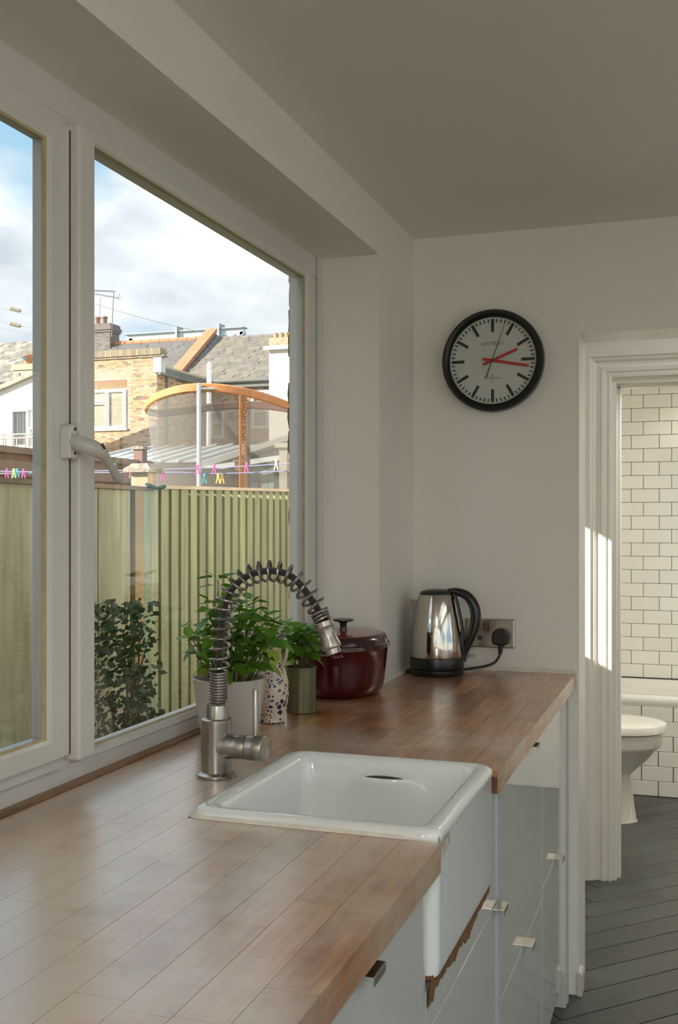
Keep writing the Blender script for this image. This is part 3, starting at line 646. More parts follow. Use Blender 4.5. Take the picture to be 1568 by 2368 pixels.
# double socket, plug and lead
so = thing('double_socket', 'brushed steel double wall socket with brown rocker switches', 'socket', (-.579, YE, 1.033))
b = MB(); b.box((-.6514, YE - .009, .991), (-.506, YE - .0002, 1.0757)); obj('face_plate', b, M('socket_steel', (.44, .40, .34), .25, metal=1, rvar=.08, vscale=30), so, bevel=.0035, seg=3)
for x in (-.5935, -.5825):
    b = MB(); b.box((x - .0046, YE - .0135, 1.0415), (x + .0046, YE - .008, 1.0655)); obj('rocker_switch', b, M('brown_switch', (.13, .045, .028), .35), so, bevel=.0012)
for x, z, w, h in ((-.619, 1.0415, .004, .009), (-.6285, 1.020, .006, .004), (-.6085, 1.0195, .0075, .0065)):
    b = MB(); b.box((x - w, YE - .0103, z - h), (x + w, YE - .0085, z + h)); obj('pin_slot', b, M('slot_grey', (.06, .06, .055), .5), so, bevel=.0015)
b = MB(); b.lathe([(.0032, 0), (.0032, .0014), (.002, .0018)], (0, 0, 0), 14); o = obj('screw', b, steel_m, so, loc=(-.5135, YE - .009, 1.0335)); o.rotation_euler = (R(90), 0, 0)
pl = thing('power_plug', 'black three pin plug and lead of the kettle', 'plug', (-.5445, YE - .025, 1.02))
b = MB(); pts = [(-.5445 + .025 * math.copysign(abs(math.cos(a)) ** .8, math.cos(a)), 1.0225 + (.0265 if math.sin(a) > 0 else .022) * math.copysign(abs(math.sin(a)) ** (.9 if math.sin(a) > 0 else .5), math.sin(a))) for a in [2 * math.pi * i / 32 for i in range(32)]]
b.prism(pts, 'y', YE - .036, YE - .0095); obj('plug_body', b, blackr_m, pl, smooth=True, bevel=.005, seg=3)
b = MB(); b.tube([(-.5445, YE - .022, 1.003), (-.5450, YE - .022, .988), (-.5460, YE - .022, .976)], [.0072, .0068, .0055], 14); obj('strain_relief', b, blackr_m, pl, smooth=True)
b = MB(); b.tube(spline([(-.546, YE - .022, .978), (-.550, YE - .024, .966), (-.562, YE - .028, .950), (-.585, YE - .034, .9405), (-.612, YE - .045, .9355), (-.640, YE - .075, .9335), (-.660, YE - .10, .9335)], 8), .0036, 12); obj('lead', b, blackr_m, pl, smooth=True)
b = MB(); b.tube(spline([(-.775, 2.945, .9305), (-.797, 2.96, .9295), (-.800, 2.99, .929), (-.785, 3.03, .929), (-.74, 3.06, .929)], 8), .0036, 12); obj('lead', b, blackr_m, pl, smooth=True)
b = MB(); b.tube([(-.637, YE - .0002, .9665), (-.637, YE - .014, .9665)], [.004, .004], 14); b.box((-.637, YE - .012, .9625), (-.622, YE - .006, .9705)); o = obj('cable_clip', b, M('clip_white', (.55, .53, .48), .4)); tag(o, 'small white cable clip on the wall behind the kettle', 'clip')

# ================================================================== clock
ccx, ccz = -.5665, 1.8325
ck = thing('wall_clock', 'round black railway style wall clock with red hands', 'clock', (ccx, YE, ccz))
def disc(prof, seg=72):
    m = MB(); m.lathe(prof, (0, 0, 0), seg); m.v = [(ccx + x, YE - z, ccz + y) for x, y, z in m.v]; return m
obj('case', disc([(.140, .0005), (.1475, .004), (.1490, .012), (.1490, .036), (.1475, .045), (.143, .050), (.137, .050), (.131, .046), (.1275, .040), (.1265, .032), (.1265, .030)]), M('clock_black', (.005, .005, .005), .32, spec=.35), ck, smooth=True)
obj('face', disc([(.1268, .030), (.1268, .0312)]), M('clock_face', (.50, .515, .46), .5), ck)
ink = M('clock_ink', (.018, .018, .018), .5); red = M('clock_red', (.42, .018, .010), .4)
def bar(name, ang, r0, r1, w, mat, dpt, th=.0006, w2=None):
    a = R(ang); ux, uz = math.sin(a), math.cos(a); px, pz = uz, -ux; w2 = w if w2 is None else w2; m = MB()
    q = [(ccx + ux * r + px * s * ww, ccz + uz * r + pz * s * ww) for r, s, ww in ((r0, -.5, w), (r0, .5, w), (r1, .5, w2), (r1, -.5, w2))]
    m.prism(q, 'y', YE - dpt, YE - dpt - th); return obj(name, m, mat, ck)
for i in range(60):
    if i % 5 == 0: bar('hour_mark', i * 6, .0835, .1215, .0088, ink, .0312)
    else: bar('minute_mark', i * 6, .1120, .1215, .0037, ink, .0312)
bar('hour_hand', 67.9, -.0300, .0785, .0076, red, .0345, .001)
bar('minute_hand', 100.7, -.0292, .1075, .0078, red, .0365, .001)
bar('second_hand', 19.5, -.0535, .1085, .0030, ink, .0385, .0008, .0012)
obj('hub', disc([(.0036, .032), (.0036, .0400), (.0025, .0405)], 20), ink, ck)
RX = Matrix.Rotation(R(90), 4, 'X')
grey_ink = M('faint_ink', (.20, .21, .19), .5)
text('maker_name', 'ELECTRIQUE', .0118, grey_ink, ck, Matrix.Translation((ccx, YE - .0314, ccz + .049)) @ RX)
m = MB(); m.box((ccx - .029, YE - .0318, ccz + .0548), (ccx + .029, YE - .0312, ccz + .0554)); obj('name_line', m, grey_ink, ck)
text('sub_name', 'SYNCHR  NOUS', .0072, grey_ink, ck, Matrix.Translation((ccx, YE - .0314, ccz - .0515)) @ RX)
obj('emblem_dot', MB().add([(x * 1 + ccx, YE - .0317, z + ccz - .0515) for x, z in [(.0034 * math.cos(2 * math.pi * i / 20), .0034 * math.sin(2 * math.pi * i / 20)) for i in range(20)]], [tuple(range(20))]), M('emblem_gold', (.36, .27, .13), .5), ck)
for r in (.0055, .008, .0105):
    for s in (1, -1):
        m = MB(); m.tube([(ccx + r * .62 * math.sin(R(a)), YE - .0316, ccz - .0515 + s * r * math.cos(R(a))) for a in range(-42, 43, 12)], .00035, 6); obj('emblem_arc', m, grey_ink, ck)

# ================================================================== casserole
cax, cay = -.858, 2.562
ca = thing('casserole', 'dark red oval enamel casserole with black knob', 'casserole', (cax, cay, CT))
enam = M('red_enamel', (.060, .002, .004), .14, coat=.25, var=.15, vscale=4); enam2 = M('dark_red_enamel', (.035, .004, .007), .16, coat=.25)
ex, ey = .116, .148
b = MB(); b.lathe([(.70, 0), (.78, .004), (.85, .016), (.885, .034), (.93, .08), (.965, .116), (1.0, .1205), (1.0, .1250), (.96, .1255)], (cax, cay, CT + .0003), 64, ex, ey); obj('pot', b, enam, ca, smooth=True)
b = MB(); b.lathe([(1.005, .1262), (1.005, .1302), (.96, .1325), (.945, .141), (.905, .150), (.86, .1535)], (cax, cay, CT), 64, ex, ey); ld = obj('lid', b, enam2, ca, smooth=True)
enam3 = M('bright_red_enamel', (.17, .010, .010), .16, coat=.25)
b = MB(); b.lathe([(.87, .1532), (.80, .1545), (.60, .1565), (.2, .1580), (.02, .1582)], (cax, cay, CT), 64, ex, ey); obj('lid_crown', b, enam3, ca, smooth=True)
b = MB(); b.lathe([(.011, .157), (.010, .162), (.0085, .168)], (cax, cay, CT), 24); obj('knob_stem', b, enam, ld, smooth=True)
b = MB(); b.lathe([(.0085, .167), (.009, .176), (.012, .181), (.024, .1835), (.027, .1855), (.0265, .1885), (.02, .1895)], (cax, cay, CT), 32); obj('knob', b, blackp_m, ld, smooth=True)
for s in (-1, 1):
    b = MB(); yy = cay + s * ey * .98; b.tube(spline([(cax - .045, yy, CT + .112), (cax - .035, yy + s * .022, CT + .112), (cax + .035, yy + s * .022, CT + .112), (cax + .045, yy, CT + .112)], 6), .006, 12); obj('loop_handle', b, enam, ca, smooth=True)

# ================================================================== pots, jug and basil
def pot(name, label, c, prof, mat, seg=48):
    t = thing(name, label, 'pot', (c[0], c[1], CT)); m = MB(); m.lathe(prof, (c[0], c[1], CT + .0003), seg, cap1=False); obj('pot_wall', m, mat, t, smooth=True)
    rz = prof[-1][1]; m = MB(); m.lathe([(.0001, rz + .002), (prof[-1][0] - .001, rz)], (c[0], c[1], CT), seg); obj('soil', m, M('potting_soil', (.05, .03, .018), .95, bump=1, bscale=200), t); return t
pot('plant_pot', 'large pale grey tapered ceramic pot holding the bushy basil', (-.898, 1.955), [(.052, 0), (.056, .002), (.061, .03), (.068, .075), (.0735, .120), (.0742, .1225), (.0725, .1235), (.071, .1215), (.069, .100)], M('pale_grey_glaze', (.50, .47, .43), .28, coat=.2))
pot('plant_pot', 'small olive green metal pot holding the smaller basil', (-.864, 2.275), [(.033, 0), (.0343, .001), (.0343, .101), (.0348, .1015), (.0348, .1045), (.0325, .1045), (.0325, .092)], M('olive_metal', (.13, .125, .06), .32, metal=.35, var=.1, vscale=20))
# splatter jug
def splat():
    m = bpy.data.materials.new('splatter_glaze'); m.use_nodes = True; t = m.node_tree; N = t.nodes; L = t.links; p = N['Principled BSDF']
    co = N.new('ShaderNodeTexCoord'); nn = N.new('ShaderNodeTexNoise'); nn.inputs['Scale'].default_value = 30; nn.inputs['Detail'].default_value = 2
    mp_ = N.new('ShaderNodeMapping'); mp_.inputs['Scale'].default_value = (1.0, 1.0, 1.25); mp_.inputs['Rotation'].default_value = (.3, .25, 0)
    L.new(co.outputs['Object'], mp_.inputs[0])
    a = N.new('ShaderNodeVectorMath'); a.operation = 'MULTIPLY_ADD'; a.inputs[1].default_value = (.012, .012, .012); L.new(nn.outputs['Color'], a.inputs[0]); L.new(mp_.outputs[0], a.inputs[2]); L.new(mp_.outputs[0], nn.inputs['Vector'])
    outs = []
    for sc, th in ((75, .33), (150, .30)):
        v = N.new('ShaderNodeTexVoronoi'); v.inputs['Scale'].default_value = sc; L.new(a.outputs[0], v.inputs['Vector'])
        sp_ = N.new('ShaderNodeSeparateColor'); L.new(v.outputs['Color'], sp_.inputs[0])
        mu = N.new('ShaderNodeMath'); mu.operation = 'MULTIPLY'; mu.inputs[1].default_value = th * 1.5; L.new(sp_.outputs[0], mu.inputs[0])
        lt = N.new('ShaderNodeMath'); lt.operation = 'LESS_THAN'; L.new(v.outputs['Distance'], lt.inputs[0]); L.new(mu.outputs[0], lt.inputs[1]); outs.append(lt.outputs[0])
    mxx = N.new('ShaderNodeMath'); mxx.operation = 'MAXIMUM'; L.new(outs[0], mxx.inputs[0]); L.new(outs[1], mxx.inputs[1])
    x = N.new('ShaderNodeMixRGB'); x.inputs[1].default_value = (.66, .55, .44, 1); x.inputs[2].default_value = (.012, .018, .075, 1); L.new(mxx.outputs[0], x.inputs[0]); L.new(x.outputs[0], p.inputs['Base Color'])
    p.inputs['Roughness'].default_value = .18; p.inputs['Coat Weight'].default_value = .3; return m
jm = splat(); jx, jy = -.882, 2.142
jg = thing('splatter_jug', 'cream ceramic jug with dark blue splatter behind the basil', 'jug', (jx, jy, CT))
b = MB(); b.lathe([(.026, 0), (.029, .003), (.027, .008), (.033, .030), (.0375, .060), (.0368, .085), (.030, .115), (.0225, .138), (.0205, .152), (.023, .172), (.0275, .192), (.029, .199), (.0275, .199), (.0215, .172), (.019, .152)], (jx, jy, CT + .0003), 48, cap1=False); obj('jug_body', b, jm, jg, smooth=True)
b = MB(); b.tube(spline([(jx + .019, jy - .012, CT + .190), (jx + .034, jy - .014, CT + .186), (jx + .041, jy - .014, CT + .165), (jx + .035, jy - .012, CT + .135), (jx + .024, jy - .010, CT + .118)], 8), .0055, 12, flat=.6); obj('jug_handle', b, M('jug_cream', (.62, .51, .40), .2), jg, smooth=True)

leaf_mats = [M('basil_leaf_%s' % n_, c_, .38, trans=.38, var=.18, vscale=60, rand=.25) for n_, c_ in (('mid', (.15, .33, .030)), ('dark', (.085, .21, .025)), ('light', (.34, .46, .06)))]
def leaf_mesh(i):
    m = MB(); nu, nv = 7, 4; ln, wd = 1.0, .60; vs = []
    cup = (.22, .35, .12, .28)[i % 4]; dr = (.30, .12, .45, .22)[i % 4]
    for a in range(nu + 1):
        t = a / nu; w_ = wd * .5 * (math.sin(math.pi * t ** .80) ** .8) * (1 - .12 * t)
        for c_ in range(-nv // 2, nv // 2 + 1):
            s = c_ / (nv / 2); vs.append((ln * t, s * w_, -dr * t * t * .5 + cup * (abs(s) ** 1.5) * w_ + .05 * math.sin(t * 9) * abs(s) * w_ * 2))
    fs = []
    for a in range(nu):
        for c_ in range(nv): q = a * (nv + 1) + c_; fs.append((q, q + 1, q + nv + 2, q + nv + 1))
    m.add(vs, fs); me = m.mesh('leaf', True); me.materials.append(leaf_mats[(0, 0, 1, 2)[i % 4]]); return me
LM = [leaf_mesh(i) for i in range(8)]
stem_m = M('basil_stem', (.12, .14, .035), .5, col2=(.12, .055, .03), vscale=12)
def put_leaf(parent, p, az, pitch, roll, L, k):
    o = bpy.data.objects.new('leaf', LM[k]); o.location = p; o.rotation_euler = (roll, pitch, az); o.scale = (L, L, L); link(o, parent)
def basil(name, label, base, stems, limit, xmin):
    t = thing(name, label, 'plant', (base[0], base[1], base[2])); cnt = 0
    for (tx, ty, tz) in stems:
        a = Vector((base[0] + (tx - base[0]) * .35, base[1] + (ty - base[1]) * .35, base[2])); e = Vector((tx, ty, tz))
        mid = a.lerp(e, .55) + Vector((random.uniform(-.006, .006), random.uniform(-.006, .006), .01)); pt = spline([a, mid, e], 8)
        m = MB(); m.tube(pt, [.0019 - .001 * i / len(pt) for i in range(len(pt))], 6); obj('stem', m, stem_m, t, smooth=True)
        nn = max(3, int((tz - base[2]) / .031)); az = random.uniform(0, 6.28)
        for j in range(nn + 1):
            f = .34 + .66 * j / nn; p = pt[min(int(f * (len(pt) - 1)), len(pt) - 1)]
            top = j == nn
            for s in range(4 if top else 2):
                if cnt >= limit: break
                aa = az + s * math.pi * (1 if not top else .5) + random.uniform(-.4, .4)
                L = random.uniform(.030, .047) * (1.0 if not top else .8)
                if p.x + L * math.cos(aa) < xmin: aa = math.pi - aa; 
                if p.x + L * math.cos(aa) < xmin: L *= .5
                off = Vector((math.cos(aa), math.sin(aa), .3)) * random.uniform(.003, .014)
                q = p + off
                k = random.choice((0, 1, 4, 5, 2, 6)) if f > .55 else random.choice((0, 1, 3, 7, 2, 5))
                put_leaf(t, q, aa, random.uniform(-.35, .75) if not top else random.uniform(-.7, .1), random.uniform(-.5, .5), L, k); cnt += 1
            az += math.pi / 2
    return t
ST = []
for i in range(20):
    a = i * 2.399; rr = math.sqrt((i + .5) / 20)
    tx = -.882 + .098 * rr * math.cos(a); ty = 1.95 + .10 * rr * math.sin(a)
    ST.append((max(tx, -.958), ty, 1.200 - .070 * rr ** 2 + random.uniform(-.015, .018)))
ST[2] = (-.912, 1.93, 1.248); ST = ST[::-1]; ST += [(-.935, 1.86, 1.135), (-.925, 1.86, 1.105), (-.79, 1.93, 1.165), (-.785, 1.98, 1.150), (-.955, 1.90, 1.150), (-.950, 1.88, 1.125)]
basil('basil_plant', 'tall bushy green basil plant by the window', (-.898, 1.955, CT + .10), ST, 290, -.968)
ST = [(-.864 + .040 * math.sqrt((i + .5) / 10) * math.cos(i * 2.4), 2.265 + .045 * math.sqrt((i + .5) / 10) * math.sin(i * 2.4), 1.105 + random.uniform(-.02, .02)) for i in range(10)] + [(-.832, 2.25, 1.105), (-.825, 2.24, 1.06)]
basil('basil_plant', 'small basil plant beside the red casserole', (-.864, 2.275, CT + .092), ST, 110, -.95)

# ================================================================== bathroom
tl = thing('toilet', 'white ceramic toilet with closed lid beside the bath', 'toilet', (-.40, 4.985, 0))
wc_m = M('toilet_ceramic', (.74, .72, .65), .12, coat=.3)
def dloop(x1, hw, z, x0=-.66, n_=28):
    rx = min(.24, x1 - x0 - .02); pts = [(x1 - rx + rx * math.cos(R(a)), 4.985 + hw * math.sin(R(a)), z) for a in [-90 + 180 * i / n_ for i in range(n_ + 1)]]
    return pts + [(x0, 4.985 + hw * .92, z), (x0, 4.985 - hw * .92, z)]
b = MB(); b.loops([dloop(-.255, .105, 0), dloop(-.262, .10, .01), dloop(-.275, .092, .10), dloop(-.29, .085, .205), dloop(-.275, .09, .225), dloop(-.215, .13, .28), dloop(-.17, .165, .335), dloop(-.155, .175, .345), dloop(-.150, .177, .355), dloop(-.148, .178, .408)], True, True); obj('bowl', b, wc_m, tl, smooth=True)
b = MB(); b.loops([dloop(-.136, .186, .413), dloop(-.128, .192, .418), dloop(-.127, .193, .440), dloop(-.132, .190, .450), dloop(-.16, .165, .458), dloop(-.22, .10, .461)], True, True); obj('lid', b, wc_m, tl, smooth=True)
b = MB(); b.box((-.92, 4.80, .38), (-.67, 5.17, .80)); obj('cistern', b, wc_m, tl, bevel=.015, seg=3)
bt_ = thing('bathtub', 'white built-in bath with tiled front panel', 'bathtub', (.0, 5.76, 0))
Yb = 5.457
L_ = []
for ins, zz, r in ((.004, .452, .02), (.0, .464, .02), (.0, .478, .02), (.004, .490, .02), (.014, .4965, .03), (.055, .4965, .06), (.066, .490, .07), (.075, .44, .08), (.11, .15, .10), (.18, .12, .08)):
    L_.append(rrect(-.925 + ins, .945 - ins, Yb - .014 + ins, 6.066 - ins, r, zz, 8))
b = MB(); b.loops(L_, True, True); obj('tub', b, M('bath_acrylic', (.80, .79, .74), .12, coat=.3), bt_, smooth=True)
b = MB(); b.box((-.925, Yb, 0), (.945, Yb + .02, .452)); pn = obj('bath_panel', b, MATS['tile_grout'], bt_)
b = MB(); b.box((-.925, Yb - .009, .4465), (.945, Yb, .4535)); obj('panel_trim', b, trim_m, bt_)
row = 0; z = .001
while z < .44:
    off = -.183 if row % 2 == 0 else -.1126
    for k in range(-6, 8):
        xc = off + .1503 * k + .075
        if -.86 < xc < .88:
            o = bpy.data.objects.new('wall_tile', tm); o.location = (xc, Yb, z + .0371); link(o, pn)
    z += .0742; row += 1

exec_outdoor = True
# ================================================================== outdoors: ground and fences
b = MB(); b.box((-140, -40, -.6), (XO, 200, -.15)); struct('ground', b, M('garden_ground', (.10, .12, .06), .95, var=.4, vscale=1.5), 'grass and paving of the gardens')
b = MB(); b.box((2.75, -40, -.6), (60, 60, -.15)); b.box((1.05, 4.22, -.6), (2.75, 60, -.15)); struct('ground_yard', b, M('paving', (.50, .48, .44), .9, var=.2, vscale=1), 'pale paving on the far side of the house')
b = MB(); b.box((XO, 6.3, -.15), (1.05, 14, 3.4)); struct('wall_house', b, M('house_brick', (.30, .22, .15), .9, var=.3, vscale=4), 'rest of the house beyond the bathroom')

XFc = -2.2
fence_m = M('green_stained_board', (.345, .325, .165), .75, var=.32, vscale=5, stretch=(3, 6, .55), rand=.20, bump=.35, bscale=40, col2=(.27, .30, .175))
fence_g = M('weathered_board', (.37, .33, .20), .8, var=.3, vscale=5, stretch=(3, 6, .5), rand=.16, bump=.35, bscale=40, col2=(.31, .31, .21))
cap_m = M('fence_cap', (.60, .48, .36), .8, var=.2, vscale=8)
fn = thing('fence', 'green stained closeboard fence with overlapping vertical boards', 'fence', (XFc, 5.9, -.15))
y = 3.97; k = 0
while y < 8.6:
    w_ = random.uniform(.088, .096); m = MB(); zt = 1.512 + (y - 4) * .018
    m.prism([(XFc, y), (XFc + .014, y), (XFc + .006, y + w_ - .012), (XFc, y + w_ - .012)], 'z', -.15, zt - .012)
    m.v = [(v[0] - 0, v[1], v[2]) for v in m.v]; obj('board', m, fence_m, fn)
    y += w_; k += 1
b = MB(); b.add([(XFc - .03, 3.97, 1.5005), (XFc + .02, 3.97, 1.5005), (XFc + .02, 8.6, 1.583), (XFc - .03, 8.6, 1.583), (XFc - .03, 3.97, 1.5155), (XFc + .02, 3.97, 1.5155), (XFc + .02, 8.6, 1.598), (XFc - .03, 8.6, 1.598)], [(0, 1, 2, 3), (4, 7, 6, 5), (0, 4, 5, 1), (1, 5, 6, 2), (2, 6, 7, 3), (3, 7, 4, 0)]); obj('capping', b, cap_m, fn)
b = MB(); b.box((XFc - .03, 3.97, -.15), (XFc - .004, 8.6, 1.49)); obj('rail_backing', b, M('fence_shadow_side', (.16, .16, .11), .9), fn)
f2 = thing('fence', 'paler weathered fence panel of wide flush boards', 'fence', (XFc, 3.0, -.15))
y = .6
while y < 3.80:
    w_ = min(random.choice((.105, .125, .14)), 3.822 - y); m = MB(); m.box((XFc, y + .001, -.15), (XFc + random.uniform(.010, .015), y + w_ - .001, 1.487)); obj('board', m, fence_g, f2); y += w_
b = MB(); b.box((XFc - .03, .6, 1.491), (XFc + .026, 3.968, 1.507)); obj('capping', b, M('old_capping', (.20, .145, .09), .85, var=.3, vscale=8), f2)
b = MB(); b.box((XFc - .03, .6, -.15), (XFc - .003, 3.82, 1.48)); obj('rail_backing', b, MATS['fence_shadow_side'], f2)
fp = thing('fence_post', 'square timber fence post topped by a lichen covered cap', 'post', (-2.276, 4.071, -.15))
b = MB(); b.box((-2.317, 4.031, -.15), (-2.235, 4.111, 1.573)); obj('post', b, M('post_timber', (.50, .36, .23), .8, var=.25, vscale=6, stretch=(5, 5, .5)), fp, bevel=.002)
b = MB(); b.box((XFc - .004, 3.902, -.15), (XFc + .018, 3.968, 1.49)); obj('side_batten', b, M('blue_green_batten', (.25, .31, .21), .8, var=.25, vscale=6, stretch=(5, 5, .5)), fp)
b = MB(); b.box((XFc - .004, 3.824, -.15), (XFc + .022, 3.900, 1.49)); obj('side_batten', b, M('brown_batten', (.34, .24, .12), .8, var=.25, vscale=6, stretch=(5, 5, .5)), fp)
b = MB(); b.loops([rrect(-2.342, -2.212, 4.005, 4.137, .004, 1.573, 2), rrect(-2.342, -2.212, 4.005, 4.137, .004, 1.588, 2), rrect(-2.315, -2.238, 4.032, 4.11, .004, 1.612, 2)], True, True); obj('cap', b, M('lichen_cap', (.36, .30, .24), .9, bump=1, bscale=60, var=.35, vscale=40), fp)
b = MB(); b.tube(spline([(XFc + .03, 3.905, 1.516), (XFc + .036, 3.95, 1.506), (XFc + .036, 4.0, 1.501), (XFc + .03, 4.055, 1.512)], 6), .011, 8, flat=.7); o = obj('twine', b, M('green_twine', (.02, .07, .05), .8, bump=1, bscale=150), smooth=True); tag(o, 'dark green twine looped on the fence by the post', 'twine')
# foliage by the fence standing in for a plant reflected in the glass
sh = thing('reflection_foliage', 'dark leafy foliage standing in for a reflection in the glass', 'reflection_foliage', (-1.98, 3.45, -.15))
shl = M('reflection_leaf', (.06, .10, .035), .5, trans=.25, rand=.4)
fm = MB()
for i in range(1500):
    a, rr, zz = random.uniform(0, 6.28), math.sqrt(random.random()), random.random()
    p = Vector((-2.02 + .12 * rr * math.cos(a), 3.47 + .23 * rr * math.sin(a) * (1 - .5 * zz), -.1 + 1.17 * zz ** .75)); d1 = Vector((random.uniform(-1, 1), random.uniform(-1, 1), random.uniform(-.8, .3))).normalized(); d2_ = d1.orthogonal().normalized(); l = random.uniform(.022, .045)
    fm.add([p, p + d1 * l * .5 + d2_ * l * .3, p + d1 * l, p + d1 * l * .5 - d2_ * l * .3], [(0, 1, 2, 3)])
o = obj('foliage', fm, shl, sh); o['kind'] = 'stuff'
for i in range(5):
    m = MB(); m.tube([(-1.98, 3.47, -.15), (-1.98 + random.uniform(-.06, .06), 3.47 + random.uniform(-.12, .12), .45), (-1.98 + random.uniform(-.1, .1), 3.47 + random.uniform(-.16, .16), .95)], [.009, .006, .003], 6); obj('stem', m, stem_m, sh)

# brown fences of the gardens behind
bro = M('brown_fence_board', (.26, .135, .085), .85, var=.2, vscale=3, rand=.12, stretch=(2, 2, .5))
bf = thing('garden_fence', 'reddish brown timber fence beyond the washing line', 'fence', (-6, 11, -.15))
y = 7.4; k = 0
while y < 13.4:
    m = MB(); m.box((-6.02, y + .004, -.15), (-6.0, y + .246, 2.0)); obj('board', m, bro, bf)
    y += .25
for z0, z1 in ((1.99, 2.05), (1.78, 1.92)):
    b = MB(); b.box((-6.01, 7.4, z0), (-5.97, 13.4, z1)); obj('rail', b, M('brown_rail', (.30, .20, .14), .85), bf)
for yy in (10.55, 13.3):
    b = MB(); b.box((-6.03, yy, -.15), (-5.92, yy + .11, 2.17)); p_ = obj('post', b, bro, bf)
    b = MB(); b.box((-6.05, yy - .02, 2.17), (-5.90, yy + .13, 2.20)); obj('post_cap', b, MATS['lichen_cap'], p_)

# washing line and pegs
for i, pts in enumerate(([(-6.6, 6.3, 1.80), (-4.6, 6.3, 1.712), (-3.75, 6.3, 1.705), (-2.9, 6.3, 1.715), (-2.24, 6.3, 1.742)], [(-6.6, 6.34, 1.72), (-4.6, 6.34, 1.70), (-3.40, 6.34, 1.690), (-2.98, 6.34, 1.676), (-2.24, 6.34, 1.690)])):
    b = MB(); b.tube(spline(pts, 8), .0032, 6); o = obj('washing_line', b, M('lilac_cord', (.33, .33, .62), .5)); tag(o, ('upper', 'lower')[i] + ' lilac washing line strung above the fence', 'washing line')
PC = {'pink': (.85, .13, .42), 'yellow': (.80, .60, .16), 'turquoise': (.05, .50, .56), 'white': (.75, .75, .72), 'coral': (.85, .28, .24)}
def peg(x, y, z, c, label, group=None):
    t = thing('clothes_peg', label, 'peg', (x, y, z), group); mt = M('peg_' + c, PC[c], .4)
    for s in (-1, 1):
        m = MB(); m.tube([(x + s * .004, y, z + .033), (x + s * .003, y, z + .018), (x + s * .0055, y, z), (x + s * .0135, y, z - .033)], [.0052, .0048, .0045, .0042], 8, up=(0, 1, 0)); obj('leg', m, mt, t, smooth=True)
    m = MB(); m.tube([(x - .007, y - .004, z + .008), (x + .007, y - .004, z + .008)], .0028, 8); obj('spring', m, mt, t, smooth=True)
peg(-4.612, 6.3, 1.700, 'pink', 'pink peg on the line by the window sash, beside yellow and turquoise pegs', 'pink pegs either side of the yellow peg')
peg(-4.474, 6.3, 1.696, 'pink', 'pink peg on the line by the window sash, beside yellow and turquoise pegs', 'pink pegs either side of the yellow peg')
peg(-4.562, 6.305, 1.698, 'turquoise', 'turquoise peg on the line, just before the yellow peg, over the weathered fence')
peg(-4.546, 6.295, 1.698, 'yellow', 'yellow peg squeezed between turquoise pegs over the weathered fence')
peg(-4.524, 6.30, 1.698, 'turquoise', 'turquoise peg on the line, just after the yellow peg, over the weathered fence')
peg(-3.748, 6.3, 1.722, 'turquoise', 'turquoise peg half hidden behind the window handle')
peg(-3.632, 6.32, 1.686, 'coral', 'coral pink peg peeping out beside the post cap')
peg(-3.400, 6.34, 1.668, 'pink', 'pink peg on the lower line in front of the net edge')
peg(-3.124, 6.3, 1.700, 'pink', 'pink peg on the upper line crossing the silver trampoline pole')
peg(-3.092, 6.34, 1.646, 'turquoise', 'bright turquoise peg on the lower line beside the silver pole')
peg(-3.003, 6.3, 1.704, 'pink', 'deep pink peg on the upper line above the two yellow pegs')
peg(-2.994, 6.34, 1.642, 'yellow', 'yellow peg of a touching pair on the lower line', 'pair of yellow pegs')
peg(-2.964, 6.34, 1.642, 'yellow', 'yellow peg of a touching pair on the lower line', 'pair of yellow pegs')
peg(-2.772, 6.3, 1.712, 'pink', 'pale pink peg on the upper line beside the orange strap')
peg(-2.566, 6.3, 1.720, 'white', 'white peg near the end of the upper line')

# trampoline with safety net
tcx, tcy, tr_ = -3.725, 7.976, .625
tp = thing('trampoline', 'small garden trampoline with grey net and orange trimmed rim', 'trampoline', (tcx, tcy, -.15))
orange = M('orange_trim', (.66, .27, .10), .55, var=.12, vscale=30); front_a = math.atan2(-.9469 * 1, .3214) - .165
def rimz(a): return 2.395 - .115 * math.sin(a - front_a) ** 2
def ringpts(r, dz, n_=72): return [(tcx + r * math.cos(2 * math.pi * i / n_), tcy + r * math.sin(2 * math.pi * i / n_), rimz(2 * math.pi * i / n_) + dz) for i in range(n_)]
b = MB(); b.loops([ringpts(tr_ + .002, .03), ringpts(tr_ + .016, .018), ringpts(tr_ + .014, -.03), ringpts(tr_ + .002, -.04), ringpts(tr_ + .002, .03)]); obj('rim', b, orange, tp, smooth=True)
b = MB(); b.loops([ringpts(tr_ + .0015, .028), ringpts(tr_ - .010, .018), ringpts(tr_ - .010, -.03), ringpts(tr_ + .0015, -.038), ringpts(tr_ + .0015, .028)]); obj('rim_lining', b, M('dark_red_lining', (.16, .075, .055), .8), tp, smooth=True)
lo = [[(tcx + (tr_ + dr) * math.cos(2 * math.pi * i / 72), tcy + (tr_ + dr) * math.sin(2 * math.pi * i / 72), rimz(2 * math.pi * i / 72) * (1 - t) + .55 * t - .03 * (1 - t)) for i in range(72)] for t, dr in ((0, -.003), (.10, -.025), (.25, -.06), (.45, -.085), (.7, -.10), (1, -.11))]
b = MB(); b.loops(lo); obj('safety_net', b, net_mat('grey_net', (.27, .25, .23), .42), tp, smooth=True)
pole_m = M('galvanised_pole', (.62, .63, .64), .3, metal=.7); foam_m = M('dark_foam', (.10, .115, .11), .8)
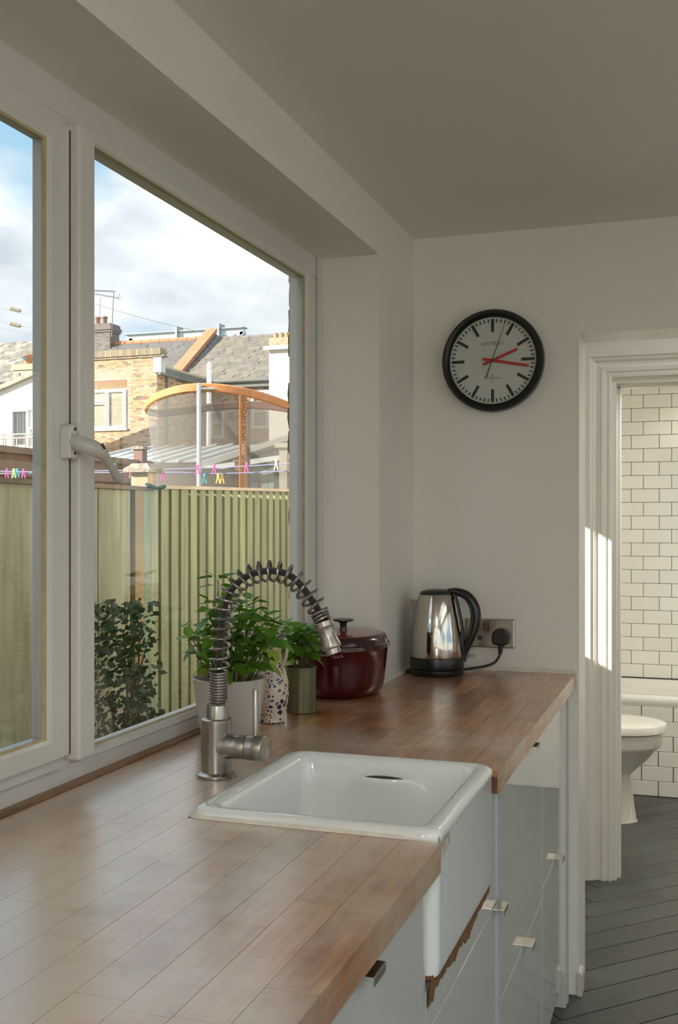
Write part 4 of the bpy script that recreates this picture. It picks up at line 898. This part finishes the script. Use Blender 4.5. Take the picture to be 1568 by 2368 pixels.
for j, da in enumerate((0, R(176))):
    a = front_a + da; px, py = tcx + (tr_ + .04) * math.cos(a), tcy + (tr_ + .04) * math.sin(a)
    b = MB(); b.tube([(px, py, -.15), (px, py, 2.405), (px, py, 2.42)], [.0185, .0185, .010], 16); obj('pole', b, pole_m if j == 0 else foam_m, tp, smooth=True)
    b = MB(); b.tube([(px, py, 2.375), (px + .12 * math.cos(a + 1.75), py + .12 * math.sin(a + 1.75), 2.375)], .012, 8); obj('bracket', b, pole_m, tp, smooth=True)
a = front_a + R(31); px, py = tcx + (tr_ + .018) * math.cos(a), tcy + (tr_ + .018) * math.sin(a)
tx_, ty_ = -math.sin(a), math.cos(a); ox, oy = math.cos(a), math.sin(a)
def strap(s0, s1, z0, z1, in0=0, in1=0):
    m = MB(); vs = []
    for d in (0, .006):
        for s, z, ii in ((s0, z0, in0), (s1, z0, in0), (s1, z1, in1), (s0, z1, in1)): vs.append((px + tx_ * s + ox * (d - ii), py + ty_ * s + oy * (d - ii), z))
    m.add(vs, [(0, 1, 2, 3), (4, 5, 6, 7), (0, 1, 5, 4), (1, 2, 6, 5), (2, 3, 7, 6), (3, 0, 4, 7)]); return m
obj('orange_strap', strap(-.045, .012, 1.99, 2.335), orange, tp); obj('orange_strap', strap(-.045, -.022, .60, 1.99, .0, .0), orange, tp); obj('orange_strap', strap(-.010, .012, .60, 1.99), orange, tp)
tv = Vector((tx_, ty_, 0)); ov = Vector((ox, oy, 0)); zv = Vector((0, 0, 1))
bm4 = Matrix((( zv.x, -tv.x, ov.x, 0), (zv.y, -tv.y, ov.y, 0), (zv.z, -tv.z, ov.z, 0), (0, 0, 0, 1)))
text('strap_lettering', 'SPORTSPOWER', .052, M('strap_ink', (.12, .06, .035), .6), tp, Matrix.Translation((px + tx_ * -.008 + ox * .0068, py + ty_ * -.008 + oy * .0068, 2.16)) @ bm4, .0003)
b = MB(); b.lathe([(.62, .50), (.70, .52), (.70, .57), (.62, .58)], (tcx, tcy, 0), 48); obj('bed', b, M('black_mat', (.03, .03, .03), .8), tp)
for j in range(4):
    a = front_a + .8 + j * math.pi / 2; b = MB(); b.tube([(tcx + .6 * math.cos(a), tcy + .6 * math.sin(a), -.15), (tcx + .6 * math.cos(a), tcy + .6 * math.sin(a), .52)], .02, 10); obj('leg', b, pole_m, tp)

# ================================================================== neighbours' houses
brick_pal = [(.50, .36, .20), (.56, .42, .24), (.60, .45, .27), (.52, .30, .15), (.46, .33, .19), (.62, .47, .30), (.24, .19, .14), (.55, .38, .21), (.58, .36, .20), (.50, .40, .25), (.30, .23, .16), (.58, .44, .26)]
brickm = M('stock_brick', palette=[(p_[0] * .96, p_[1] * .88, p_[2] * .90) for p_ in brick_pal], rough=.9, var=.15, vscale=6)
brickm2 = M('shaded_brick', palette=[tuple(c * .95 for c in p_) for p_ in brick_pal], rough=.9)
soldier_m = M('red_stock_brick', palette=[(.55, .27, .13), (.50, .30, .16), (.36, .20, .11), (.58, .34, .18)], rough=.9)
mortar_m = M('pale_mortar', (.55, .47, .34), .95)
roof_m = M('roof_slate', palette=[(.20, .175, .15), (.23, .20, .17), (.18, .16, .145), (.25, .21, .165), (.21, .18, .155)], rough=.75)
roof_d = M('dark_roof_slate', palette=[(.16, .15, .145), (.17, .16, .15), (.15, .14, .135)], rough=.7)
terra = M('terracotta', (.55, .24, .13), .8, var=.12, vscale=3)
render_m = M('cream_render', (.74, .66, .58), .9, var=.04, vscale=2)
white_r = M('white_render', (.82, .80, .76), .9); fasc = M('white_fascia', (.82, .82, .80), .4); lead = M('lead_flashing', (.20, .21, .23), .6)
gut = M('grey_gutter', (.16, .165, .15), .5); dglass = M('dark_window_glass', (.10, .11, .12), .06, coat=.5); blind = M('slatted_blind', (.42, .36, .28), .6)

def bricks(a0, a1, z0, z1, fixed, axis, holes=(), bw=.225, bh=.075, proud=.008, sgn=-1):
    """brick facing: axis 'x' runs along x on plane y=fixed, 'y' runs along y on plane x=fixed"""
    m = MB(); z = z0; r = 0
    while z < z1 - .02:
        a = a0 - (bw / 2 if r % 2 else 0)
        while a < a1:
            p, q = max(a, a0) + .005, min(a + bw, a1) - .005; t0, t1 = z + .005, min(z + bh, z1) - .005
            if q - p > .02 and not any(p < h[1] and q > h[0] and t0 < h[3] and t1 > h[2] for h in holes):
                f2 = fixed + sgn * proud * random.uniform(.6, 1.3)
                if axis == 'x': vs = [(p, f2, t0), (q, f2, t0), (q, f2, t1), (p, f2, t1), (p, fixed, t0), (q, fixed, t0), (q, fixed, t1), (p, fixed, t1)]
                else: vs = [(f2, p, t0), (f2, q, t0), (f2, q, t1), (f2, p, t1), (fixed, p, t0), (fixed, q, t0), (fixed, q, t1), (fixed, p, t1)]
                m.add(vs, [(0, 1, 2, 3), (0, 4, 5, 1), (1, 5, 6, 2), (2, 6, 7, 3), (3, 7, 4, 0)])
            a += bw
        z += bh; r += 1
    return m
def slates(x0, x1, ye, ze, yr, zr, rows_, w_=.26, x0t=None, x1t=None):
    """slate courses from the eave (ye, ze) up to the ridge (yr, zr)"""
    m = MB(); x0t = x0 if x0t is None else x0t; x1t = x1 if x1t is None else x1t
    for r in range(rows_):
        t0, t1 = r / rows_, min((r + 1.25) / rows_, 1); f = r / rows_
        L0, L1 = x0 + (x0t - x0) * f, x1 + (x1t - x1) * f
        a = L0 - (w_ / 2 if r % 2 else 0)
        while a < L1:
            p, q = max(a, L0), min(a + w_ - .008, L1)
            if q - p > .03:
                h_ = random.uniform(.012, .035); y0, y1 = ye + (yr - ye) * t0, ye + (yr - ye) * t1; z0, z1 = ze + (zr - ze) * t0, ze + (zr - ze) * t1
                sk_ = random.uniform(-.02, .02)
                m.add([(p, y0 + sk_, z0 + h_), (q, y0 + sk_, z0 + h_), (q, y1, z1 + .004), (p, y1, z1 + .004), (p, y0 + sk_, z0), (q, y0 + sk_, z0)], [(0, 1, 2, 3), (4, 5, 1, 0)])
            a += w_
    return m
def far_window(parent, x0, x1, z0, z1, y, lights, slats=True, name='window', fr=.06):
    """white casement in plane y: lights = list of (x0,x1,z0,z1) panes as fractions"""
    m = MB(); m.ring(x0 + fr, x1 - fr, z0 + fr, z1 - fr, [(0, y - .03), (0, y + .05), (fr, y + .05), (fr, y - .03)], 'y')
    for a, c, d, e in lights:
        A, C = x0 + (x1 - x0) * a, x0 + (x1 - x0) * c; D, E_ = z0 + (z1 - z0) * d, z0 + (z1 - z0) * e
        m.ring(A + .05, C - .05, D + .05, E_ - .05, [(0, y - .045), (0, y + .03), (.05, y + .03), (.05, y - .045)], 'y')
    w = obj(name, m, fasc, parent)
    for a, c, d, e in lights:
        A, C = x0 + (x1 - x0) * a + .05, x0 + (x1 - x0) * c - .05; D, E_ = z0 + (z1 - z0) * d + .05, z0 + (z1 - z0) * e - .05
        m = MB(); m.box((A, y - .006, D), (C, y - .002, E_)); obj('pane', m, glass_m, w)
        m = MB(); m.box((A, y + .06, D), (C, y + .07, E_)); obj('room_behind', m, dglass, w)
        if slats:
            zz = D
            while zz < E_ - .02:
                m = MB(); m.box((A, y + .015, zz), (C, y + .045, zz + .035)); obj('blind_slat', m, blind, w); zz += .07
    return w

# --- brick rear wing with parapet
w1 = thing('brick_wing', 'yellow stock brick house wing with parapet and white casement window', 'house', (-20.5, 36, -.15))
b = MB(); b.box((-22.6, 34.0, -.15), (-18.48, 39, 7.05)); obj('wall_core', b, mortar_m, w1)
hole = (-21.9, -19.74, 4.72, 6.18)
o = obj('front_bricks', bricks(-22.6, -18.48, 3.2, 7.28, 34.0, 'x', [(hole[0], hole[1], hole[2], 6.55)]), brickm, w1); o['kind'] = 'stuff'
o = obj('side_bricks', bricks(34.0, 39, 3.2, 6.75, -18.48, 'y', sgn=1), brickm2, w1); o['kind'] = 'stuff'
x = -22.0
while x < -19.75:
    b = MB(); b.box((x + .005, 33.985, 6.20), (x + .07, 34.0, 6.52)); obj('soldier_brick', b, soldier_m, w1); x += .076
for z0, z1, d in ((7.28, 7.36, .05), (7.36, 7.60, .09)):
    x = -22.6
    while x < -18.35:
        w_ = .21 if z1 < 7.5 else .10
        b = MB(); b.box((x + .004, 34.0 - d, z0), (x + w_ - .004, 34.28 + d, z1 - .004)); obj('parapet_brick', b, M('grey_parapet_brick', palette=[(.34, .27, .19), (.30, .25, .18), (.40, .30, .20), (.28, .22, .16)], pal_src='object', rough=.9), w1); x += w_
b = MB(); b.box((-18.62, 33.96, 6.72), (-18.30, 34.30, 7.26)); obj('kneeler', b, M('lead_kneeler', (.55, .57, .58), .6), w1)
far_window(w1, -21.85, -19.74, 4.74, 6.17, 33.98, [(.03, .62, .03, .66), (.03, .62, .69, .97), (.645, .97, .03, .97)])
b = MB(); b.box((-21.9, 33.93, 4.66), (-19.70, 34.02, 4.74)); obj('sill', b, fasc, w1)
b = MB(); b.tube([(-18.36, 33.95, 6.68), (-18.36, 39.2, 6.68)], .065, 10); obj('gutter', b, gut, w1, smooth=True)
b = MB(); b.box((-18.50, 34.0, 6.72), (-18.42, 39.2, 6.95)); obj('fascia', b, gut, w1)
b = MB(); b.tube([(-18.40, 34.66, 6.65), (-18.40, 34.66, -.1)], .045, 10); obj('downpipe', b, lead, w1, smooth=True)
# --- terrace main range behind
h2 = thing('slate_roof_house', 'terraced house with dark slate roof and orange ridge tiles', 'house', (-23, 41, -.15))
b = MB(); b.prism([(38.6, -.15), (45.4, -.15), (45.4, 7.0), (42.0, 9.30), (38.6, 7.0)], 'x', -28.5, -20.35); obj('wall_core', b, mortar_m, h2)
o = obj('roof_slates', slates(-28.5, -20.35, 38.4, 6.86, 42.0, 9.36, 16, .30), roof_d, h2); o['kind'] = 'stuff'
x = -28.5
while x < -20.4:
    b = MB(); b.tube([(x + .01, 42.0, 9.36), (x + .44, 42.0, 9.36)], .12, 10); obj('ridge_tile', b, terra, h2, smooth=True); x += .45
ch = thing('chimney', 'square brick chimney stack with clay pots and corbelled top', 'chimney', (-25.7, 42.0, 9.0))
b = MB(); b.box((-26.5, 41.6, 8.5), (-24.98, 42.4, 10.25)); obj('stack', b, mortar_m, ch)
o = obj('stack_bricks', bricks(-26.5, -24.98, 8.5, 10.25, 41.6, 'x'), M('sooty_brick', palette=[(.19, .165, .15), (.24, .20, .17), (.15, .14, .135)], rough=.9), ch); o['kind'] = 'stuff'
o = obj('stack_bricks', bricks(41.6, 42.4, 8.5, 10.25, -24.98, 'y', sgn=1), MATS['sooty_brick'], ch); o['kind'] = 'stuff'
for z0, z1, d in ((9.85, 9.95, .05), (9.95, 10.08, .09), (10.08, 10.22, .04)):
    b = MB(); b.box((-26.5 - d, 41.6 - d, z0), (-24.98 + d, 42.4 + d, z1)); obj('corbel', b, M('corbel_brick', (.20, .17, .15), .9), ch)
for x in (-26.2, -25.85, -25.5):
    b = MB(); b.lathe([(.14, 0), (.12, .05), (.115, .30), (.14, .33), (.14, .40), (.10, .40)], (x, 42.0, 10.22), 16); obj('chimney_pot', b, M('old_terracotta', (.26, .15, .11), .9), ch, smooth=True)
# party wall with terracotta coping and lead flashing
pw = thing('party_wall', 'raking party wall with orange coping between the two roofs', 'wall', (-20.2, 40, 7))
b = MB(); b.prism([(38.2, 6.9), (42.1, 9.55), (45.4, 6.9)], 'x', -20.35, -19.95); obj('wall_core', b, M('flashed_brick', (.19, .17, .16), .85, bump=.5, bscale=12), pw)
for i in range(9):
    t0, t1 = i / 9, (i + .96) / 9; y0, y1 = 38.1 + 4.0 * t0, 38.1 + 4.0 * t1; z0, z1 = 7.02 + 2.75 * t0, 7.02 + 2.75 * t1
    b = MB(); b.prism([(y0, z0 - .16), (y1, z1 - .16), (y1, z1 + .04), (y0, z0 + .04)], 'x', -20.44, -19.92); obj('coping_tile', b, terra, pw)
b = MB(); b.prism([(38.3, 6.80), (42.0, 9.33), (42.0, 9.44), (38.3, 6.92)], 'x', -19.96, -19.72); obj('flashing', b, lead, pw)
b = MB(); b.box((-20.2, 37.9, 6.6), (-19.9, 38.4, 6.9)); obj('footing', b, lead, pw)
# --- right hand house
h3 = thing('slate_roof_house', 'brick terraced house with brown slate roof right of the coping', 'house', (-17, 41, -.15))
b = MB(); b.prism([(38.4, -.15), (45.4, -.15), (45.4, 6.9), (42.0, 9.25), (38.4, 6.9)], 'x', -19.95, -8); obj('wall_core', b, mortar_m, h3)
o = obj('roof_slates', slates(-19.95, -8, 38.1, 6.88, 42.0, 9.34, 15, .33), roof_m, h3); o['kind'] = 'stuff'
x = -19.9
while x < -8:
    b = MB(); b.tube([(x + .01, 42.0, 9.30), (x + .54, 42.0, 9.30)], .09, 8); obj('ridge_tile', b, M('grey_ridge', (.24, .21, .19), .8), h3, smooth=True); x += .55
o = obj('front_bricks', bricks(-19.9, -13, 3.0, 6.75, 38.4, 'x', [(-16.7, -15.2, 4.95, 6.50), (-18.45, -17.85, 4.6, 6.0)]), brickm, h3); o['kind'] = 'stuff'
b = MB(); b.tube([(-19.6, 38.05, 6.86), (-12, 38.05, 6.86)], .07, 8); obj('gutter', b, gut, h3, smooth=True)
b = MB(); b.box((-19.8, 38.12, 6.62), (-12, 38.4, 6.86)); obj('soffit_board', b, gut, h3)
far_window(h3, -16.65, -15.25, 5.0, 6.42, 38.36, [(.03, .49, .03, .48), (.51, .97, .03, .48), (.03, .49, .52, .97), (.51, .97, .52, .97)])
b = MB(); b.box((-16.75, 38.3, 6.42), (-15.15, 38.42, 6.52)); obj('lintel', b, fasc, h3)
far_window(h3, -18.42, -17.88, 4.65, 5.95, 38.36, [(.05, .95, .03, .50), (.05, .95, .54, .97)], slats=False)
b = MB(); b.tube([(-16.38, 33.85, -.15), (-16.33, 33.85, 6.92)], .085, 12); b.tube([(-16.33, 33.85, 6.92), (-16.33, 33.85, 6.98)], [.07, .04], 12); o = obj('flue_pipe', b, fasc, smooth=True); tag(o, 'tall pale grey vent pipe behind the trampoline', 'pipe')
w4 = thing('rendered_wing', 'cream rendered house wing with flat white fascia', 'house', (-11, 33, -.15))
b = MB(); b.box((-13.28, 32, -.15), (-8, 37, 6.94)); obj('wall_core', b, render_m, w4)
b = MB(); b.box((-13.42, 31.85, 6.94), (-8, 37, 7.06)); obj('fascia', b, fasc, w4)
c2_ = thing('chimney', 'low pale brick chimney with short pots above the rendered wing', 'chimney', (-16.2, 41, 8.6))
b = MB(); b.box((-16.85, 40.6, 8.0), (-15.6, 41.4, 8.95)); obj('stack', b, M('pale_brick', (.46, .37, .25), .9, var=.3, vscale=8), c2_)
for x in (-16.7, -16.45, -16.2, -15.95, -15.7):
    b = MB(); b.lathe([(.10, 0), (.09, .22), (.11, .25)], (x, 41, 8.95), 12); obj('chimney_pot', b, M('buff_pot', (.50, .38, .24), .9), c2_, smooth=True)
# --- white house on the left
h5 = thing('white_house', 'white rendered gabled house with curtained window', 'house', (-22.5, 32, -.15))
b = MB(); b.prism([(-26.0, -.15), (-20.75, -.15), (-20.75, 6.21), (-26.0, 4.49)], 'y', 30.0, 32.2); obj('wall_core', b, white_r, h5)
b = MB(); b.prism([(-26.1, 4.46), (-20.7, 6.235), (-20.7, 6.385), (-26.1, 4.61)], 'y', 29.85, 32.2); obj('verge', b, M('mossy_verge', (.42, .39, .30), .9, var=.3, vscale=5), h5)
fw = far_window(h5, -21.78, -20.85, 3.75, 5.10, 29.98, [(.03, .72, .03, .97), (.76, .97, .03, .52)], slats=False)
for i in range(9):
    b = MB(); b.box((-21.66 + i * .062, 30.0, 3.9), (-21.66 + i * .062 + .045, 30.02, 4.98)); obj('curtain_fold', b, M('curtain', (.45, .49, .46), .8, rand=.2), fw)
h6 = thing('slate_roof_house', 'grey slate roof rising behind the white gabled house', 'house', (-29, 38, -.15))
b = MB(); b.prism([(35.6, -.15), (41, -.15), (41, 6.0), (38.4, 9.0), (35.6, 6.9)], 'x', -36, -25.3); obj('wall_core', b, white_r, h6)
o = obj('roof_slates', slates(-36, -25.3, 35.4, 6.9, 38.4, 9.02, 15, .30), M('old_roof_slate', palette=[(.24, .22, .19), (.28, .25, .21), (.20, .185, .165), (.34, .31, .27)], rough=.7), h6); o['kind'] = 'stuff'
b = MB(); b.tube([(-36, 35.35, 6.86), (-25.3, 35.35, 6.86)], .06, 8); obj('gutter', b, gut, h6)
c3_ = thing('chimney', 'low cream chimney with cowled clay pot above the white house', 'chimney', (-24.7, 34.5, 6))
b = MB(); b.box((-24.75, 34.2, -.15), (-23.7, 34.8, 7.25)); obj('stack', b, M('cream_stack', (.52, .45, .33), .9, var=.2, vscale=6), c3_)
b = MB(); b.box((-24.80, 34.15, 7.10), (-23.65, 34.85, 7.32)); obj('corbel', b, M('sandy_corbel', (.48, .40, .27), .9, bump=.5, bscale=10), c3_)
b = MB(); b.box((-24.58, 34.17, 6.45), (-24.45, 34.2, 7.0)); obj('slot', b, lead, c3_)
b = MB(); b.lathe([(.16, 0), (.15, .16), (.19, .22), (.17, .38), (.05, .42)], (-24.22, 34.4, 7.32), 16); obj('chimney_pot', b, terra, c3_, smooth=True)
b = MB(); b.lathe([(.10, 0), (.10, .01)], (0, 0, 0), 16); o = obj('cowl_mouth', b, blackr_m, c3_, loc=(-24.22, 34.215, 7.56)); o.rotation_euler = (R(90), 0, 0)
# roof terrace railing in front of the white house
rl = thing('terrace_railing', 'rusty pale metal terrace railing before the white house', 'railing', (-21, 28, 3.5)); rm = M('railing_metal', (.50, .44, .38), .7)
for yy, zt in ((28.6, 4.12), (27.0, 3.85)):
    b = MB(); b.tube([(-24, yy, zt), (-17.8, yy, zt)], .025, 8); obj('top_bar', b, rm, rl)
    x = -23.6
    while x < -17.9:
        b = MB(); b.tube([(x, yy, 3.25), (x, yy, zt)], .022, 8); obj('baluster', b, rm, rl); x += .42
b = MB(); b.box((-24, 26.8, -.15), (-17.4, 29.5, 3.28)); o = obj('flat_roof_extension', b, M('brown_extension', (.36, .20, .14), .85, var=.1, vscale=2), bevel=.02); tag(o, 'low brown flat roofed extension under the railing', 'extension')
# lean-to roof and shed
ln = thing('lean_to', 'glass lean-to roof with white rafters below the brick wing', 'lean-to', (-16, 31, 0))
b = MB(); b.prism([(29.6, 3.18), (33.6, 3.95), (33.6, 3.99), (29.6, 3.22)], 'x', -19.2, -13.45); obj('glazing', b, M('translucent_sheet', (.52, .56, .58), .35), ln)
b = MB(); b.box((-19.2, 29.7, -.15), (-13.45, 33.6, 3.17)); obj('wall_core', b, M('brown_wall', (.30, .21, .16), .9), ln)
x = -19.1
while x < -13.5:
    b = MB(); b.prism([(29.5, 3.22), (33.6, 4.01), (33.6, 4.06), (29.5, 3.27)], 'x', x, x + .09); obj('rafter', b, fasc, ln); x += .62
sd_ = thing('garden_shed', 'pale green garden shed with sloping felt roof', 'shed', (-6.0, 14.8, -.15))
b = MB(); b.prism([(-6.62, -.15), (-5.1, -.15), (-5.1, 2.52), (-6.62, 2.12)], 'y', 14.0, 16.0); obj('wall_core', b, M('green_shed_paint', (.30, .36, .32), .7), sd_)
x = -6.60
while x < -5.15:
    b = MB(); b.box((x + .004, 13.985, -.15), (x + .126, 14.0, 2.06 + (x + 6.6) * .25)); obj('board', b, M('green_shed_board', (.30, .37, .33), .7, rand=.10), sd_); x += .13
b = MB(); b.prism([(-6.85, 2.10), (-5.0, 2.60), (-5.0, 2.68), (-6.85, 2.18)], 'y', 13.75, 16.2); obj('roof', b, M('felt_roof', (.40, .39, .36), .8), sd_)
b = MB(); b.prism([(-6.75, 2.06), (-5.0, 2.28), (-5.0, 2.34), (-6.75, 2.14)], 'y', 13.70, 13.76); obj('fascia', b, fasc, sd_)
for x in (-6.1, -5.72):
    b = MB(); b.box((x, 13.96, 1.72), (x + .14, 13.99, 2.14)); obj('shed_window', b, dglass, sd_)
b = MB(); b.box((-5.46, 13.52, -.15), (-5.345, 13.60, 2.37)); o = obj('corner_post', b, M('cream_post', (.66, .58, .44), .8)); tag(o, 'cream painted post at the corner of the shed', 'post')
b = MB(); b.box((-5.51, 13.47, 2.37), (-5.30, 13.65, 2.43)); obj('post_cap', b, MATS['cream_post'], o)
# TV aerial, wires and railway gantry
an = thing('television_aerial', 'television aerial on a tall thin mast beside the chimney', 'aerial', (-24.9, 41, 9.7)); wm = M('aerial_metal', (.20, .21, .23), .5)
b = MB(); b.tube([(-24.87, 41.55, 9.6), (-24.76, 41.55, 11.64)], .022, 8); obj('mast', b, wm, an)
for z0, z1, x0, x1 in ((11.72, 11.61, -25.84, -24.75), (11.59, 11.30, -25.84, -24.52)):
    b = MB(); b.tube([(x0, 41.55, z0), (x1, 41.55, z1)], .016, 6); obj('boom', b, wm, an)
    for i in range(9):
        t = i / 8; px, pz = x0 + (x1 - x0) * t, z0 + (z1 - z0) * t; b = MB(); b.tube([(px - .03, 41.35, pz + .03), (px + .03, 41.75, pz + .05)], .008, 5); obj('element', b, wm, an)
for dz in (-.14, .14):
    b = MB(); b.tube([(-24.54, 41.55, 11.32), (-24.44, 41.55, 11.36 + dz)], .012, 5); obj('reflector', b, wm, an)
b = MB(); b.tube([(-25.50, 41.55, 10.2), (-25.44, 41.55, 11.4)], .014, 6); obj('mast', b, wm, an)
gm = M('gantry_steel', (.36, .40, .42), .6)
gy = thing('railway_gantry', 'long grey steel gantry beam rising behind the roofs', 'gantry', (-36, 70, 15))
b = MB(); b.box((-40.5, 69.8, 14.72), (-31.0, 70.2, 15.27)); obj('beam', b, M('pale_gantry_steel', (.80, .82, .82), .6), gy)
b = MB(); b.box((-40.6, 69.6, 15.25), (-30.9, 70.4, 15.33)); obj('flange', b, gm, gy); b = MB(); b.box((-40.6, 69.7, 14.6), (-31.0, 70.3, 14.66)); obj('flange', b, gm, gy)
x = -40.3
while x < -31.2:
    b = MB(); b.prism([(x, 14.62), (x + .12, 14.62), (x + .5, 14.88), (x + .38, 14.88)], 'y', 69.7, 69.75); obj('brace', b, gm, gy); x += .75
for x in (-36.3, -32.9):
    b = MB(); b.box((x, 69.5, 14.5), (x + .16, 70.5, 15.65)); obj('bracket', b, gm, gy)
for x in (-31.25, -40.3):
    b = MB(); b.box((x, 69.8, 0), (x + .3, 70.2, 15.0)); obj('column', b, gm, gy)
wr = M('wire_grey', (.30, .30, .31), .6)
WL = [((-46, 60, 19.0), (-38, 60, 16.1), 'highest thin overhead wire crossing the blue sky'), ((-46, 60, 16.2), (-39.5, 60, 14.4), 'overhead wire carrying the upper pale insulator'), ((-46, 60, 15.2), (-40, 60, 13.9), 'overhead wire carrying the lower pale insulator'), ((-46, 60, 14.7), (-39, 60, 13.3), 'lower overhead wire just beneath the insulators'), ((-46, 60, 13.8), (-39, 60, 12.2), 'lowest overhead wire above the left slate roof'), ((-26.8, 42, 11.5), (-20.2, 44, 9.7), 'thin cable drooping past the television aerial')]
for a, c, lb in WL:
    mid = (Vector(a) + Vector(c)) / 2 - Vector((0, 0, .12)); b = MB(); b.tube(spline([a, mid, c], 8), .016 if a[1] > 50 else .010, 6); o = obj('overhead_wire', b, wr); tag(o, lb, 'wire')
for z, lb in ((15.52, 'pale ribbed insulator on the upper railway wire'), (14.50, 'pale ribbed insulator on the lower railway wire')):
    m = MB(); pf = [(.03, 0)]
    for i in range(6): pf += [(.05, .1 + i * .14), (.13, .14 + i * .14), (.13, .17 + i * .14), (.05, .21 + i * .14)]
    pf += [(.03, 1.05)]; m.lathe(pf, (0, 0, 0), 14); o = obj('wire_insulator', m, M('insulator_cream', (.55, .47, .36), .4), smooth=True, loc=(-43.75, 60, z + .12)); o.rotation_euler = (0, R(106), 0); tag(o, lb, 'insulator')
# block added out of view to keep direct sun off the kitchen window
nb = thing('shade_block', 'unseen tall brick block added to shade the kitchen window', 'house', (-3.8, -.6, -.15))
b = MB(); b.box((-4.25, -2.4, -.15), (-3.4, 1.18, 6.2)); obj('wall_core', b, M('shade_block_brick', (.42, .31, .19), .9, var=.2, vscale=3), nb)
b = MB(); b.prism([(-4.4, 6.2), (-3.25, 6.2), (-3.25, 6.32), (-4.4, 6.32)], 'y', -2.5, 1.25); obj('roof', b, roof_d, nb)
